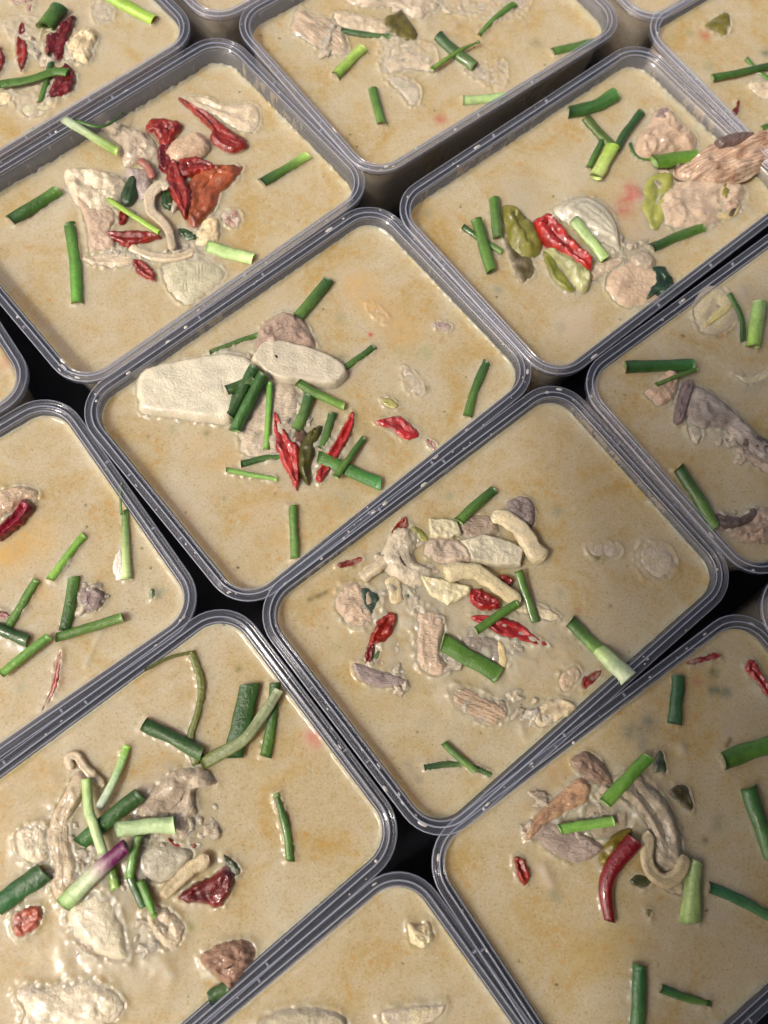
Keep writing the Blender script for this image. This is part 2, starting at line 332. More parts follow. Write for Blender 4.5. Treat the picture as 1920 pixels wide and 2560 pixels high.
def tube(t, fr, path, wd, c0, c1, label, lift=.3, flat=.8, mat='scallion', name='scallion_piece', cat='scallion', hollow=True, w1=None, mid=None, rnd=0.10, tip=0, seg=None, group=None, tw=0, stops=None):
    """a hollow scallion tube or a solid stem along path; lift in mm above the soup per end"""
    CNT[0] += 1; sd_ = CNT[0] * 7.31
    if mat == 'mushroom': c0, c1 = (c0[0] * 1.22, c0[1] * 1.16, c0[2] * 1.03), (c1[0] * 1.1, c1[1] * 1.02, c1[2] * .86)
    if mat == 'scallion' and flat == .8: flat = random.uniform(.55, .85); c1 = lerp3(c1, (.34, .48, .14), random.uniform(0, .22)); c0 = lerp3(c0, (.02, .07, .015), random.uniform(0, .3))
    if not isinstance(lift, (tuple, list)): lift = (lift,) * len(path)
    if len(lift) != len(path): lift = [lift[0] + (lift[-1] - lift[0]) * i / (len(path) - 1) for i in range(len(path))]
    w1 = wd if w1 is None else w1
    zs = SOUPZ[t]; W3 = []
    u, v = src(fr, path[0]); pm = px_m(u, v, zs) * fscale(fr); rad = wd * pm / 2 * (.93 if mat == 'scallion' else 1)
    for p, l in zip(path, lift):
        u, v = src(fr, p); zz = zs + l * .001 + rad * flat * .35
        W3.append(at(u, v, zz))
    n_ = seg or max(9, int(6 * len(path)))
    P = resample(catmull(W3, 8, False), n_, False); cen = sum(P, Vector()) / len(P)
    NR = 14; vs, cs, fs = [], [], []
    org = Vector((cen.x, cen.y, cen.z))
    prev = None; skew0, skew1 = random.uniform(-.35, .35), random.uniform(-.35, .35)
    def ring(c, d, r, s, col, sk=0.0, rough=True):
        side = Vector((-d.y, d.x, 0));
        if side.length < 1e-6: side = Vector((1, 0, 0))
        side.normalize(); up = d.cross(side) * -1
        if up.z < 0: up = -up
        if tw: 
            q = Matrix.Rotation(tw * s, 3, d); side = q @ side; up = q @ up
        i0 = len(vs)
        for k in range(NR):
            a = 2 * math.pi * k / NR; ca, sa = math.cos(a), math.sin(a)
            # squashed with a soft crease
            rr = r * (1 + (noise.noise(Vector((sd_ + s * 3, ca * .9, sa * .9))) * 2 * rnd if rough else 0))
            if mat == 'mushroom' and sa > 0: rr *= 1 - .60 * math.exp(-((ca - .25 * math.sin(s * 5 + sd_)) / .33) ** 2) * min(1, 4 * min(s, 1 - s))
            p_ = c + side * ca * (rr if mat != 'mushroom' else r * (1 + .25 * noise.noise(Vector((sd_, s * 9, ca))))) + up * sa * rr * flat * (1 - .12 * (sa > 0) * abs(ca)) + d * (sk * r * ca)
            vs.append(p_ - org); q_ = 1 + .34 * noise.noise(Vector((ca * 2.3, sa * 2.3, sd_))) + .08 * noise.noise(Vector((ca * 6, sa * 6, s * 4 + sd_))); cs.append(tuple(x_ * q_ for x_ in col))
        return i0
    rings = []
    for i, c in enumerate(P):
        s = i / (n_ - 1)
        d = (P[min(i + 1, n_ - 1)] - P[max(i - 1, 0)]).normalized()
        r = rad * (1 + (w1 / wd - 1) * s)
        if tip & 1: r *= min(1, .18 + 2.2 * s) ** .8
        if tip & 2: r *= min(1, .18 + 2.2 * (1 - s)) ** .8
        if not hollow:
            e = min(s, 1 - s) * n_ / 2.0
            if e < 1: r *= math.sqrt(max(.12, 1 - (1 - e) ** 2))
        col = lerp3(c0, c1, s) if mid is None else (lerp3(c0, mid, s * 2) if s < .5 else lerp3(mid, c1, s * 2 - 1))
        if stops:
            for (s0_, k0_), (s1_, k1_) in zip(stops, stops[1:]):
                if s0_ <= s <= s1_: col = lerp3(k0_, k1_, (s - s0_) / (s1_ - s0_))
        j = 1 + .10 * noise.noise(Vector((sd_, s * 6, 0)))
        col = tuple(q * j for q in col)
        if not hollow: 
            g = .35 * max(0, noise.noise(Vector((sd_ + 9, s * 5, 3))) + .1); col = lerp3(col, SOUPC, g)
        rings.append(ring(c, d, r, s, col, skew0 if i == 0 else (skew1 if i == n_ - 1 else 0)))
    if hollow:
        for end in (0, 1):
            i = 0 if end == 0 else n_ - 1; c = P[i]; d = (P[1] - P[0]).normalized() if end == 0 else (P[-1] - P[-2]).normalized()
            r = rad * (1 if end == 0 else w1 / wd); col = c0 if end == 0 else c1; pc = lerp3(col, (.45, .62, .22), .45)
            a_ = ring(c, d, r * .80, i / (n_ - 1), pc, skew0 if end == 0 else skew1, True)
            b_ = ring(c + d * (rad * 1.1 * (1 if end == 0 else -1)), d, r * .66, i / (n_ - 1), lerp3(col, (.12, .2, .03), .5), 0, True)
            # end tapers inward like a cut tube
            e = rings[0] if end == 0 else rings[-1]
            for k in range(NR):
                j = (k + 1) % NR
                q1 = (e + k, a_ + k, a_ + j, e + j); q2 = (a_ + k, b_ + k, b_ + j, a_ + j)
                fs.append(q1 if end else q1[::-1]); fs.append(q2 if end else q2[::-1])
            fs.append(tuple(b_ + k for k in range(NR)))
    else:
        fs.append(tuple(rings[0] + k for k in range(NR))); fs.append(tuple(rings[-1] + k for k in reversed(range(NR))))
    for a, b in zip(rings, rings[1:]):
        for k in range(NR):
            j = (k + 1) % NR; fs.append((a + k, a + j, b + j, b + k))
    me = mesh(name, vs, fs, cs); o = link(name, me, MAT[mat]); o.location = org
    tag(o, label + ' ' + WHERE[t], cat, group or GR.get(cat))
    if min(lift) < 1.0:
        # meniscus outline: capsule around the low part of the path
        keep = [(i, c) for i, c in enumerate(P) if c.z - rad * flat < zs + .0006]
        if len(keep) > 1:
            hl = []
            L_, R_ = [], []
            for i, c in keep:
                d = (P[min(i + 1, n_ - 1)] - P[max(i - 1, 0)]); d.z = 0; d.normalize(); r = rad * (1 + (w1 / wd - 1) * i / (n_ - 1)) * .8
                L_.append(Vector((c.x - d.y * r, c.y + d.x * r, 0))); R_.append(Vector((c.x + d.y * r, c.y - d.x * r, 0)))
            halo(t, L_ + R_[::-1])
    return o
def blob(t, fr, out, col, label, h=2.0, lift=0.0, mat='meat', name='chicken_piece', cat='chicken', lump=.35, nz=260, col2=None, soupy=.5, ribs=0, rings=0, cup=0.0, n_o=84, n_r=17, edge=.6, smooth_=True, group=None, fib=0.0, tilt=(0, 0), thin=False):
    """a lump whose waterline follows the outline; h = height of the crown in mm, lift = how far its foot stands above the soup"""
    CNT[0] += 1; sd_ = Vector((CNT[0] * 3.17, CNT[0] * 1.3, 0))
    if mat in ('meat', 'mushroom', 'onion', 'turnip'):
        g_ = 1.28 if mat != 'meat' else 1.2
        col = (min(.84, col[0] * g_), min(.77, col[1] * g_ * .96), col[2] * g_ * .86); col2 = col2 and (col2[0] * g_ * .9, col2[1] * g_ * .82, col2[2] * g_ * .70)
    zs = SOUPZ[t] + lift * .001; zm = zs + h * .001 * .45
    O = []; mx_, my_ = sum(p[0] for p in out) / len(out), sum(p[1] for p in out) / len(out)
    out = [(mx_ + (p[0] - mx_) * 1.05, my_ + (p[1] - my_) * 1.05) for p in out]
    for p in out:
        u, v = src(fr, p); O.append(at(u, v, zm))
    for o_ in O: o_.z = 0
    O = catmull(O, 6, True) if smooth_ else O
    O = resample(O, n_o, True); n_o = len(O)
    cen = sum(O, Vector()) / n_o
    # spine: principal axis, shortened
    xx = sum((p.x - cen.x) ** 2 for p in O); yy = sum((p.y - cen.y) ** 2 for p in O); xy = sum((p.x - cen.x) * (p.y - cen.y) for p in O)
    th = .5 * math.atan2(2 * xy, xx - yy); ax = Vector((math.cos(th), math.sin(th), 0)); nx = Vector((-ax.y, ax.x, 0))
    pr = [(p - cen).dot(ax) for p in O]; pw = [(p - cen).dot(nx) for p in O]
    hl = (max(pr) - min(pr)) / 2; hw = (max(pw) - min(pw)) / 2; sl = max(0, hl - hw) * .9 + hl * .05
    # bend the spine with the local middle of the outline
    K = 7; sp = []
    for k in range(K):
        a = -1 + 2 * k / (K - 1); pos = (max(pr) + min(pr)) / 2 + a * sl
        near = sorted(range(n_o), key=lambda i: abs(pr[i] - pos))[:8]
        m_ = (max(pw[i] for i in near) + min(pw[i] for i in near)) / 2 if True else 0
        sp.append(cen + ax * pos + nx * m_)
    sp = [sp[0]] + [(sp[k - 1] + sp[k] * 2 + sp[k + 1]) / 4 for k in range(1, K - 1)] + [sp[-1]]
    def nearest(p):
        best, bd = None, 1e9
        for a, b in zip(sp, sp[1:]):
            ab = b - a; tt = 0 if ab.length_squared < 1e-14 else max(0, min(1, (p - a).dot(ab) / ab.length_squared)); q = a + ab * tt; d = (q - p).length
            if d < bd: best, bd = q, d
        return best
    T_ = [nearest(p) for p in O]
    # smooth targets
    for _ in range(2): T_ = [(T_[i - 1] + T_[i] * 2 + T_[(i + 1) % n_o]) / 4 for i in range(n_o)]
    vs, cs, fs = [], [], []; org = Vector((cen.x, cen.y, zs)); col2 = col2 or tuple(c * .86 for c in col)
    foot = -1.4 if not thin else -.5
    for r_ in range(n_r + 2):
        for i in range(n_o):
            if r_ == 0: p_ = O[i] + (O[i] - T_[i]) * .015; z = foot; s = 0
            else:
                s = ((r_ - 1) / n_r) ** 1.15; p_ = O[i].lerp(T_[i], s)
                z = h * (1 - (1 - min(1, s / max(edge, .01))) ** 2) if s < edge else h
                if cup: z -= cup * h * max(0, s - edge) / (1 - edge)
                q = p_ - cen; qa, qn = q.dot(ax), q.dot(nx)
                nv = noise.fractal(Vector((qa * nz * (.35 if fib else 1), qn * nz, sd_.x)), 1.0, 2.1, 3)
                e_ = min(1, s * 5 + .25)
                lo = noise.noise(Vector((p_.x * 110, p_.y * 110, sd_.y)))
                rid = 1 - abs(noise.noise(Vector((qa * 240, qn * 420, sd_.x + 5)))) * 2.6
                fs_ = math.sin(qn * 4200 + 5 * noise.noise(Vector((qa * 60, qn * 300, 1.7))))
                z += (lump * h * nv + lump * 1.1 * h * lo + .16 * max(0, rid) * lump / .35 + .10 * noise.fractal(Vector((p_.x * 1300, p_.y * 1300, sd_.x)), 1.0, 2.1, 2) * lump / .35) * e_
                if fib: z += fib * fs_ * min(1, s * 4)
                if rings: z += .16 * math.sin(s * rings) * min(1, s * 4)
                if ribs: z += ribs * math.sin(qa * 4200) * min(1, s * 4)
                w_ = (p_ - cen); p_ = p_ + Vector((noise.noise(p_ * 500 + sd_), noise.noise(p_ * 500 - sd_), 0)) * ((.0006 if mat != 'chili' else .0009) * (1 if s < .15 else .4)) + Vector((noise.noise(p_ * 1500 + sd_), noise.noise(p_ * 1500 - sd_), 0)) * .0002
                z += (tilt[0] * q.x + tilt[1] * q.y) * 1000 
                if r_ == 1: z = -.2 + .3 * lo
            vs.append(Vector((p_.x, p_.y, zs + z * .001)) - org)
            m_ = .5 + .5 * noise.fractal(Vector((p_.x * 180, p_.y * 180, sd_.x + 4)), 1.0, 2.0, 3)
            c = lerp3(col, col2, max(0, min(1, (m_ - .3) * 1.8)))
            if rings and r_: c = lerp3(c, tuple(x_ * .62 for x_ in col), max(0, -math.sin(s * rings)) * .55)
            if fib and r_: c = lerp3(c, tuple(x_ * .72 for x_ in col2), max(0, -fs_) * .8)
            sq = soupy * 1.5 * max(0, 1.05 - (z + lift) / 1.3 + .7 * noise.noise(Vector((p_.x * 260, p_.y * 260, sd_.x))))
            cs.append(lerp3(c, (.58, .49, .37), max(0, min(.9, sq))))
    for r_ in range(n_r + 1):
        a, b = r_ * n_o, (r_ + 1) * n_o
        for i in range(n_o):
            j = (i + 1) % n_o; fs.append((a + i, a + j, b + j, b + i))
    # the last ring lies on the spine: weld it by merging
    me = mesh(name, vs, fs, cs)
    # orientation
    ar = sum(O[i].x * O[(i + 1) % n_o].y - O[(i + 1) % n_o].x * O[i].y for i in range(n_o))
    if ar < 0: me.flip_normals()
    o = link(name, me, MAT[mat]); o.location = org
    tag(o, label + ' ' + WHERE[t], cat, group or GR.get(cat))
    if lift < .5 and not thin: halo(t, O)
    return o
def debris(t, fr, p, p2, r, n_, cols, label, size=(.6, 3.6), seed=1):
    """soft shreds nobody could count, one mesh"""
    rg = random.Random(seed * 97 + t); zs = SOUPZ[t]; vs, fs, cs = [], [], []
    ph = at(*src(fr, p), zs); pm = px_m(*src(fr, p), zs) * fscale(fr); q0, q1 = at(*src(fr, p), zs), at(*src(fr, p2), zs)
    org = (q0 + q1) / 2
    for k in range(n_):
        a = rg.random(); c = q0.lerp(q1, a); th = rg.uniform(0, 6.28); rr = r * pm * math.sqrt(rg.random()); c = c + Vector((math.cos(th) * rr, math.sin(th) * rr, 0))
        s_ = .001 * (size[0] + (size[1] - size[0]) * rg.random() ** 2); el = rg.uniform(1, 2.0); an_ = rg.uniform(0, 3.14); col = rg.choice(cols)
        if col[1] > col[0] or col[0] > col[1] * 4: s_ *= .45; el = rg.uniform(1, 1.8)
        b0 = len(vs); NR_, NA = (5, 10) if s_ < .0015 else (8, 22)
        for i in range(NR_ + 1):
            f = i / NR_; rad = math.cos(f * math.pi / 2); zz = math.sin(f * math.pi / 2) * s_ * .62 - s_ * .12
            for j in range(NA):
                t_ = 6.2832 * j / NA; x_, y_ = math.cos(t_) * s_ * el * rad, math.sin(t_) * s_ * rad
                X_ = x_ * math.cos(an_) - y_ * math.sin(an_); Y_ = x_ * math.sin(an_) + y_ * math.cos(an_)
                P_ = c + Vector((X_, Y_, 0)); nv = noise.noise(P_ * 420) + .4 * noise.noise(P_ * 1100); P_ += Vector((X_, Y_, 0)) * nv * .8
                vs.append(Vector((P_.x, P_.y, zs + .00025 * math.exp(-((2 * a - 1) ** 2)) + zz * (1 + nv))) - org); cs.append(lerp3(col, (.57, .49, .37), max(0, min(1, .95 - f * .6 + nv))))
        for i in range(NR_):
            for j in range(NA):
                j2 = (j + 1) % NA; fs.append((b0 + i * NA + j, b0 + i * NA + j2, b0 + (i + 1) * NA + j2, b0 + (i + 1) * NA + j))
    o = link('soup_shreds', mesh('soup_shreds', vs, fs, cs), MAT['meat']); o.location = org
    tag(o, label + ' ' + WHERE[t], 'shreds', None, 'stuff'); return o
def tint(t, fr, p, r, col, a=.7, bump=0.0, p2=None): TINT[t].append((fr, p, r, col, a, bump, p2 or p))
# ------------------------------------------------------------------ what floats in the soup
DG, MG, LG, PG, OL = (.034, .086, .020), (.088, .190, .028), (.36, .56, .07), (.50, .66, .28), (.13, .16, .03)
GR.update({'scallion': 'cut scallion pieces floating in the soup', 'chili': 'red chili slices in the soup', 'chicken': 'chicken pieces in the soup', 'mushroom': 'oyster mushroom pieces in the soup', 'onion': 'onion and radish pieces in the soup', 'leaf': 'herb leaves in the soup', 'fish': 'pale cooked chunks in the soup'})
RED, DRED, CREAM, GREYM, PINK, SKIN = (.29, .018, .006), (.16, .008, .006), (.64, .55, .37), (.48, .42, .34), (.52, .38, .28), (.24, .20, .19)
PALE = (.56, .49, .38)
def chili(t, fr, out, label, col=RED, h=1.6, lift=0.2, **k):
    k.setdefault('lump', .34); k.setdefault('soupy', .5); k.setdefault('cup', .35); k.setdefault('edge', .5)
    return blob(t, fr, out, col, label, h, lift, 'chili', 'chili_slice', 'chili', nz=480, col2=tuple(c * .5 for c in col), n_o=64, n_r=12, **k)
def mush(t, fr, out, label, col=GREYM, h=2.2, lift=0.1, **k):
    k.setdefault('col2', tuple(c * .88 for c in col))
    return blob(t, fr, out, col, label, h, lift, 'mushroom', 'mushroom_piece', 'mushroom', **k)
def stem(t, fr, path, wd, label, col=CREAM, lift=.8, **k):
    k.setdefault('rnd', .20); k.setdefault('flat', .52)
    return tube(t, fr, path, wd, col, tuple(c * .93 for c in col), label, lift, mat='mushroom', name='mushroom_piece', cat='mushroom', hollow=False, **k)
def meat(t, fr, out, label, col=PINK, h=2.4, lift=0, **k):
    return blob(t, fr, out, col, label, h, lift, **k)
def onion(t, fr, out, label, col=(.52, .50, .40), h=1.6, lift=0, **k):
    k.setdefault('lump', .12)
    return blob(t, fr, out, col, label, h, lift, 'onion', 'onion_piece', 'onion', **k)
def leaf(t, fr, out, label, col=OL, h=.8, lift=.2, **k):
    k.setdefault('lump', .5)
    return blob(t, fr, out, col, label, h, lift, 'leaf', 'herb_leaf', 'leaf', n_o=40, n_r=7, soupy=k.pop('soupy', .2), **k)
T = tube
# ---- tub 1
T(1, '00', [(890, -60), (1130, 70), (1335, 175)], 115, LG, LG, 'thick bright lime scallion near the back rim', .6)
T(1, '00', [(520, 60), (450, 150), (385, 235)], 150, DG, MG, 'short fat dark green scallion ring', 1.5, .7)
T(1, '00', [(440, 545), (400, 720), (350, 890)], 62, DG, MG, 'thin upright scallion crossed by a flat one', .5)
T(1, '00', [(-10, 730), (250, 690), (460, 620), (585, 625)], 95, MG, MG, 'flat creased green scallion reaching the left frame edge', 2.2, .4)
chili(1, '00', [(190, 190), (235, 320), (235, 500), (180, 610), (140, 480), (140, 350)], 'upright pointed chili slice near the left edge')
chili(1, '00', [(400, 300), (470, 290), (540, 200), (655, 145), (600, 330), (560, 470), (490, 535), (450, 440), (400, 500), (385, 380)], 'big dark red chili under the short scallion ring', DRED, 2.2)
chili(1, '00', [(500, 640), (560, 540), (650, 640), (620, 780), (480, 840), (395, 845), (450, 720)], 'round glossy dark chili below the flat scallion', DRED, 2)
chili(1, '00', [(-40, 400), (20, 450), (42, 530), (0, 620), (-40, 640)], 'chili slice cut off by the left frame edge')
chili(1, '00', [(90, -30), (180, 0), (285, -10), (275, 60), (250, 110), (215, 40), (120, 30)], 'chili scrap at the top frame edge', h=.7, lift=0)
mush(1, '00', [(600, 350), (680, 285), (750, 245), (835, 300), (800, 430), (755, 530), (640, 520), (580, 440)], 'ivory mushroom chunk right of the dark chili', CREAM, 3.0)
mush(1, '00', [(810, 40), (900, 30), (990, 90), (960, 170), (860, 225), (800, 140)], 'pale half sunk chunk under the lime scallion', PALE, .9, -.45, soupy=1.2)
onion(1, '00', [(150, 850), (330, 760), (480, 850), (420, 980), (270, 1015), (150, 930)], 'pale translucent onion petal by the near rim', (0.528, 0.515, 0.342), .9)
mush(1, '00', [(60, 200), (200, 150), (340, 200), (350, 330), (260, 440), (130, 380)], 'pale sunk piece behind the upright chili', PALE, .5, lift=-.45, soupy=1.2)
mush(1, '00', [(-30, 810), (80, 790), (135, 810), (90, 890), (-30, 910)], 'white scrap at the left frame edge', CREAM, 1.2)
# ---- tub 2
meat(2, '01', [(600, -20), (740, 100), (950, 130), (1020, 240), (960, 330), (1010, 450), (930, 520), (830, 510), (770, 500), (735, 300), (690, 130)], 'pinkish chicken slab left of the curled mushroom', (0.546, 0.423, 0.333), 3.0, soupy=.25)
mush(2, '01', [(720, 560), (900, 530), (1100, 510), (1165, 570), (1120, 640), (960, 645), (780, 620)], 'long flat white piece under the pointed chili', PALE, 1.4)
onion(2, 'Z1', [(700, 1150), (790, 1105), (900, 1120), (972, 1185), (900, 1255), (810, 1312), (735, 1260)], 'fan of ribbed translucent onion near the front rim', (0.458, 0.442, 0.324), 2.0, ribs=.14)
mush(2, '10', [(-30, 830), (150, 845), (280, 900), (520, 890), (575, 985), (545, 1115), (430, 1135), (300, 1060), (150, 970), (0, 925)], 'wide flat grey mushroom along the far side', PALE, 1.6, cup=.5)
mush(2, '00', [(880, 1090), (960, 1045), (1120, 1095), (1250, 1130), (1350, 1240), (1372, 1330), (1290, 1375), (1190, 1400), (1060, 1420), (1040, 1250), (930, 1160)], 'large smooth grey mushroom cap beside the lime scallion', GREYM, 3.6, .3)
mush(2, '00', [(555, 1490), (650, 1445), (850, 1465), (1000, 1500), (1095, 1580), (1060, 1680), (1000, 1770), (860, 1840), (720, 1800), (620, 1680)], 'white folded mushroom cap at the left of the heap', (0.598, 0.543, 0.432), 3.6, .8, cup=.5)
mush(2, 'Z1', [(545, 735), (600, 725), (648, 740), (650, 820), (610, 860), (570, 800)], 'small purplish grey mushroom scrap in the heap', (0.34, 0.29, 0.28), 1.6, 1.0, soupy=.1)
chili(2, '00', [(1380, 1250), (1480, 1250), (1500, 1360), (1470, 1480), (1390, 1470), (1360, 1370)], 'deep red chili wedged behind the heap', DRED, 2.4, .6)
chili(2, '00', [(1300, 1030), (1430, 1020), (1565, 1055), (1545, 1130), (1500, 1190), (1450, 1270), (1390, 1260), (1340, 1150), (1255, 1130)], 'folded red chili behind the pale chicken nugget', RED, 2.6, .8)
chili(2, '10', [(-110, 850), (40, 930), (150, 985), (330, 1110), (450, 1190), (465, 1250), (400, 1290), (310, 1300), (160, 1205), (170, 1120), (90, 1040)], 'long wide chili lying on the flat grey mushroom', RED, 2.0, 1.2)
meat(2, '10', [(-225, 1310), (-150, 1200), (0, 1130), (80, 1150), (145, 1240), (100, 1320), (0, 1370), (-130, 1400)], 'smooth pink chicken nugget in the chili heap', (0.616, 0.46, 0.333), 3.4, 1.6, lump=.15, soupy=0)
T(2, 'Z1', [(600, 690), (640, 720), (660, 770)], 34, (0.35, 0.12, 0.08), (0.3, 0.1, 0.07), 'thin brown red stalk in the heap', 3.0, .6, hollow=False, mat='leaf', name='herb_leaf', cat='leaf')
chili(2, '11', [(0, -160), (100, -215), (260, -235), (430, -230), (380, -120), (250, 0), (200, 130), (100, 240), (20, 320), (-50, 200), (-40, 0)], 'large orange tomato wedge, widest red thing', (0.42, 0.1, 0.03), 3.0, .3)
bpy.context.view_layer.update()
for o_ in C.objects:
    if o_.get('label', '').startswith('large orange tomato'): o_.name = 'tomato_wedge'; o_['category'] = 'tomato'; del o_['group']
chili(2, '11', [(250, 200), (330, 150), (425, 180), (405, 290), (330, 305), (270, 260)], 'dull red scrap right of the tomato', (0.36, 0.07, 0.04), .7, 0, soupy=.9)
chili(2, '00', [(1475, 1395), (1530, 1395), (1590, 1540), (1650, 1659), (1600, 1860), (1530, 1760), (1440, 1570)], 'upright pointed chili against the tomato', RED, 2.0, 2.8)
chili(2, '10', [(-110, 1380), (0, 1350), (80, 1365), (215, 1445), (60, 1480), (-100, 1510)], 'flat chili lying over the top of the tomato', RED, 1.4, 3.2)
chili(2, '01', [(1030, 165), (1095, 175), (1080, 265), (1025, 270)], 'small dark chili chip under the thin lime scallion', RED, 1.6, 1.4)
leaf(2, 'Z1', [(540, 790), (580, 760), (590, 830), (560, 880), (520, 860)], 'ragged dark herb in the middle of the heap', (0.03, 0.06, 0.02), 1.2, 2.4)
leaf(2, 'Z1', [(700, 830), (740, 830), (745, 900), (705, 890)], 'tiny dark herb inside the mushroom curl', (0.03, 0.07, 0.02), 1.2, 1.0)
leaf(2, 'Z1', [(770, 985), (830, 1000), (850, 1035), (790, 1030)], 'dark herb scrap by the stalk at lower right', (0.03, 0.07, 0.02), 1.2, .6)
mush(2, 'Z1', [(870, 960), (905, 935), (943, 950), (945, 1030), (900, 1062), (845, 1055), (838, 1015)], 'short upright cream stalk under the tomato', CREAM, 2.2, .4)
stem(2, 'Z1', [(560, 1060), (620, 1095), (690, 1115), (770, 1112), (845, 1082)], 42, 'slim curved stem under the curled mushroom', PALE, .9)
chili(2, '01', [(840, 375), (930, 350), (1040, 330), (1250, 335), (1385, 390), (1290, 412), (1110, 468), (1000, 425)], 'long pointed chili below the thin lime scallion', RED, 1.8, 1.6)
chili(2, '01', [(1150, 580), (1250, 595), (1335, 690), (1335, 762), (1240, 735), (1170, 672)], 'short chili left of the onion fan', RED, 1.8, .5)
stem(2, 'Z1', [(728, 812), (700, 800), (665, 820), (645, 870), (655, 915), (695, 950), (730, 1000), (745, 1080)], 58, 'curled S shaped mushroom stem in the heap', (0.546, 0.488, 0.387), 3.0, w1=34)
T(2, '01', [(90, 250), (300, 120), (500, -10)], 125, DG, MG, 'fat dark green scallion near the left edge', .3)
T(2, '01', [(598, 275), (640, 500), (655, 700), (665, 965)], 112, MG, (0.12, 0.33, 0.04), 'long upright green scallion', .3)
T(2, '10', [(600, 1580), (760, 1490), (1000, 1345)], 98, DG, (0.36, 0.55, 0.12), 'two tone scallion by itself at the right side', .3, mid=MG)
T(2, '11', [(130, 465), (330, 530), (530, 580)], 120, (0.42, 0.62, 0.2), PG, 'pale mint scallion right of the onion fan', .6)
T(2, '01', [(935, 60), (1150, 205), (1375, 350)], 52, LG, LG, 'thin straight lime scallion on top of the heap', [4.5, 5.0])
T(2, '00', [(660, 1040), (840, 1095), (960, 1060), (1065, 968)], 34, MG, DG, 'thin curled green blade at the left rim', [11.5, 11.5, 8, 5], .5, tip=2)
T(2, '00', [(555, 1030), (780, 1170), (1015, 1310)], 84, (0.66, 0.78, 0.5), LG, 'lime scallion propped across the rim', [12.5, 9, 4])
# ---- tub 3
meat(3, '10', [(930, 60), (1050, 140), (1280, 170), (1320, 300), (1355, 440), (1250, 470), (1080, 400), (960, 330), (860, 250)], 'pale shredded chicken at the left', (0.563, 0.46, 0.351), 2.2, fib=.12, soupy=.6)
mush(3, '10', [(1230, 110), (1400, 120), (1600, 170), (1700, 230), (1659, 320), (1480, 270), (1290, 240)], 'pale flat mushroom behind the left scallion', PALE, 1.4)
mush(3, '20', [(-300, -20), (0, -30), (300, -20), (480, 20), (400, 110), (250, 150), (100, 60), (-200, 50)], 'grey white mushroom cluster at the frame edge', GREYM, 2.4)
mush(3, '20', [(540, -20), (1200, -30), (1225, 90), (1150, 160), (960, 190), (800, 170), (600, 120)], 'long pale slab at the top frame edge', PALE, .9, -.45, soupy=1.2)
mush(3, '20', [(-20, 380), (150, 360), (400, 400), (455, 540), (430, 630), (300, 620), (0, 630)], 'wide pale mound left of the crossed scallions', PALE, 1.5, -.45, soupy=1.2)
onion(3, '20', [(0, 670), (180, 670), (305, 750), (310, 860), (240, 930), (120, 800)], 'greyish translucent onion petal near the front', (0.405, 0.396, 0.297), 1.2, -.45, soupy=1.2)
mush(3, '20', [(700, 610), (900, 540), (1040, 530), (1055, 680), (1000, 785), (850, 720)], 'flat pinkish sheet under the crossed scallions', (0.581, 0.497, 0.396), .7, -.45, soupy=1.2)
leaf(3, '20', [(150, 68), (205, 150), (295, 290), (275, 345), (185, 345), (80, 300), (0, 220), (20, 140), (80, 120)], 'olive brown leaf piece standing at the top', (0.115, 0.095, 0.018), 1.4, 1.0, smooth_=False)
T(3, '10', [(1290, 260), (1450, 295), (1722, 322)], 68, DG, DG, 'dark green scallion left of the olive leaf', .4)
T(3, '10', [(1240, 660), (1350, 540), (1475, 420)], 98, (0.34, 0.52, 0.08), (0.42, 0.6, 0.12), 'lime scallion on the left side', .3)
T(3, '10', [(1560, 770), (1600, 920), (1645, 1075)], 88, MG, MG, 'upright green scallion near the front', .3)
T(3, '20', [(1120, 40), (960, 160), (820, 310)], 74, MG, MG, 'tapering green scallion at the top right', .3, w1=40)
T(3, '20', [(470, 310), (600, 440), (785, 575)], 115, DG, DG, 'dark green scallion crossed by a thin one', .3)
T(3, '20', [(820, 360), (650, 440), (415, 595)], 44, (0.08, 0.15, 0.02), (0.22, 0.36, 0.06), 'thin olive scallion crossing over a dark one', 2.6, tip=1)
T(3, '20', [(1455, 450), (1620, 410), (1812, 365)], 84, MG, DG, 'green scallion at the right rim', .3)
T(3, '20', [(680, 865), (860, 860), (1045, 825)], 98, PG, (0.4, 0.6, 0.22), 'pale flared scallion by the front rim', .4, w1=70)
tint(3, '20', (490, 1030), 55, (0.45, 0.08, 0.05), .8); tint(3, '20', (1310, 375), 60, (0.12, 0.12, 0.05), .6); tint(3, '10', (830, 400), 60, (0.4, 0.42, 0.32), .5); tint(3, '20', (1060, 520), 50, (0.35, 0.36, 0.22), .4)
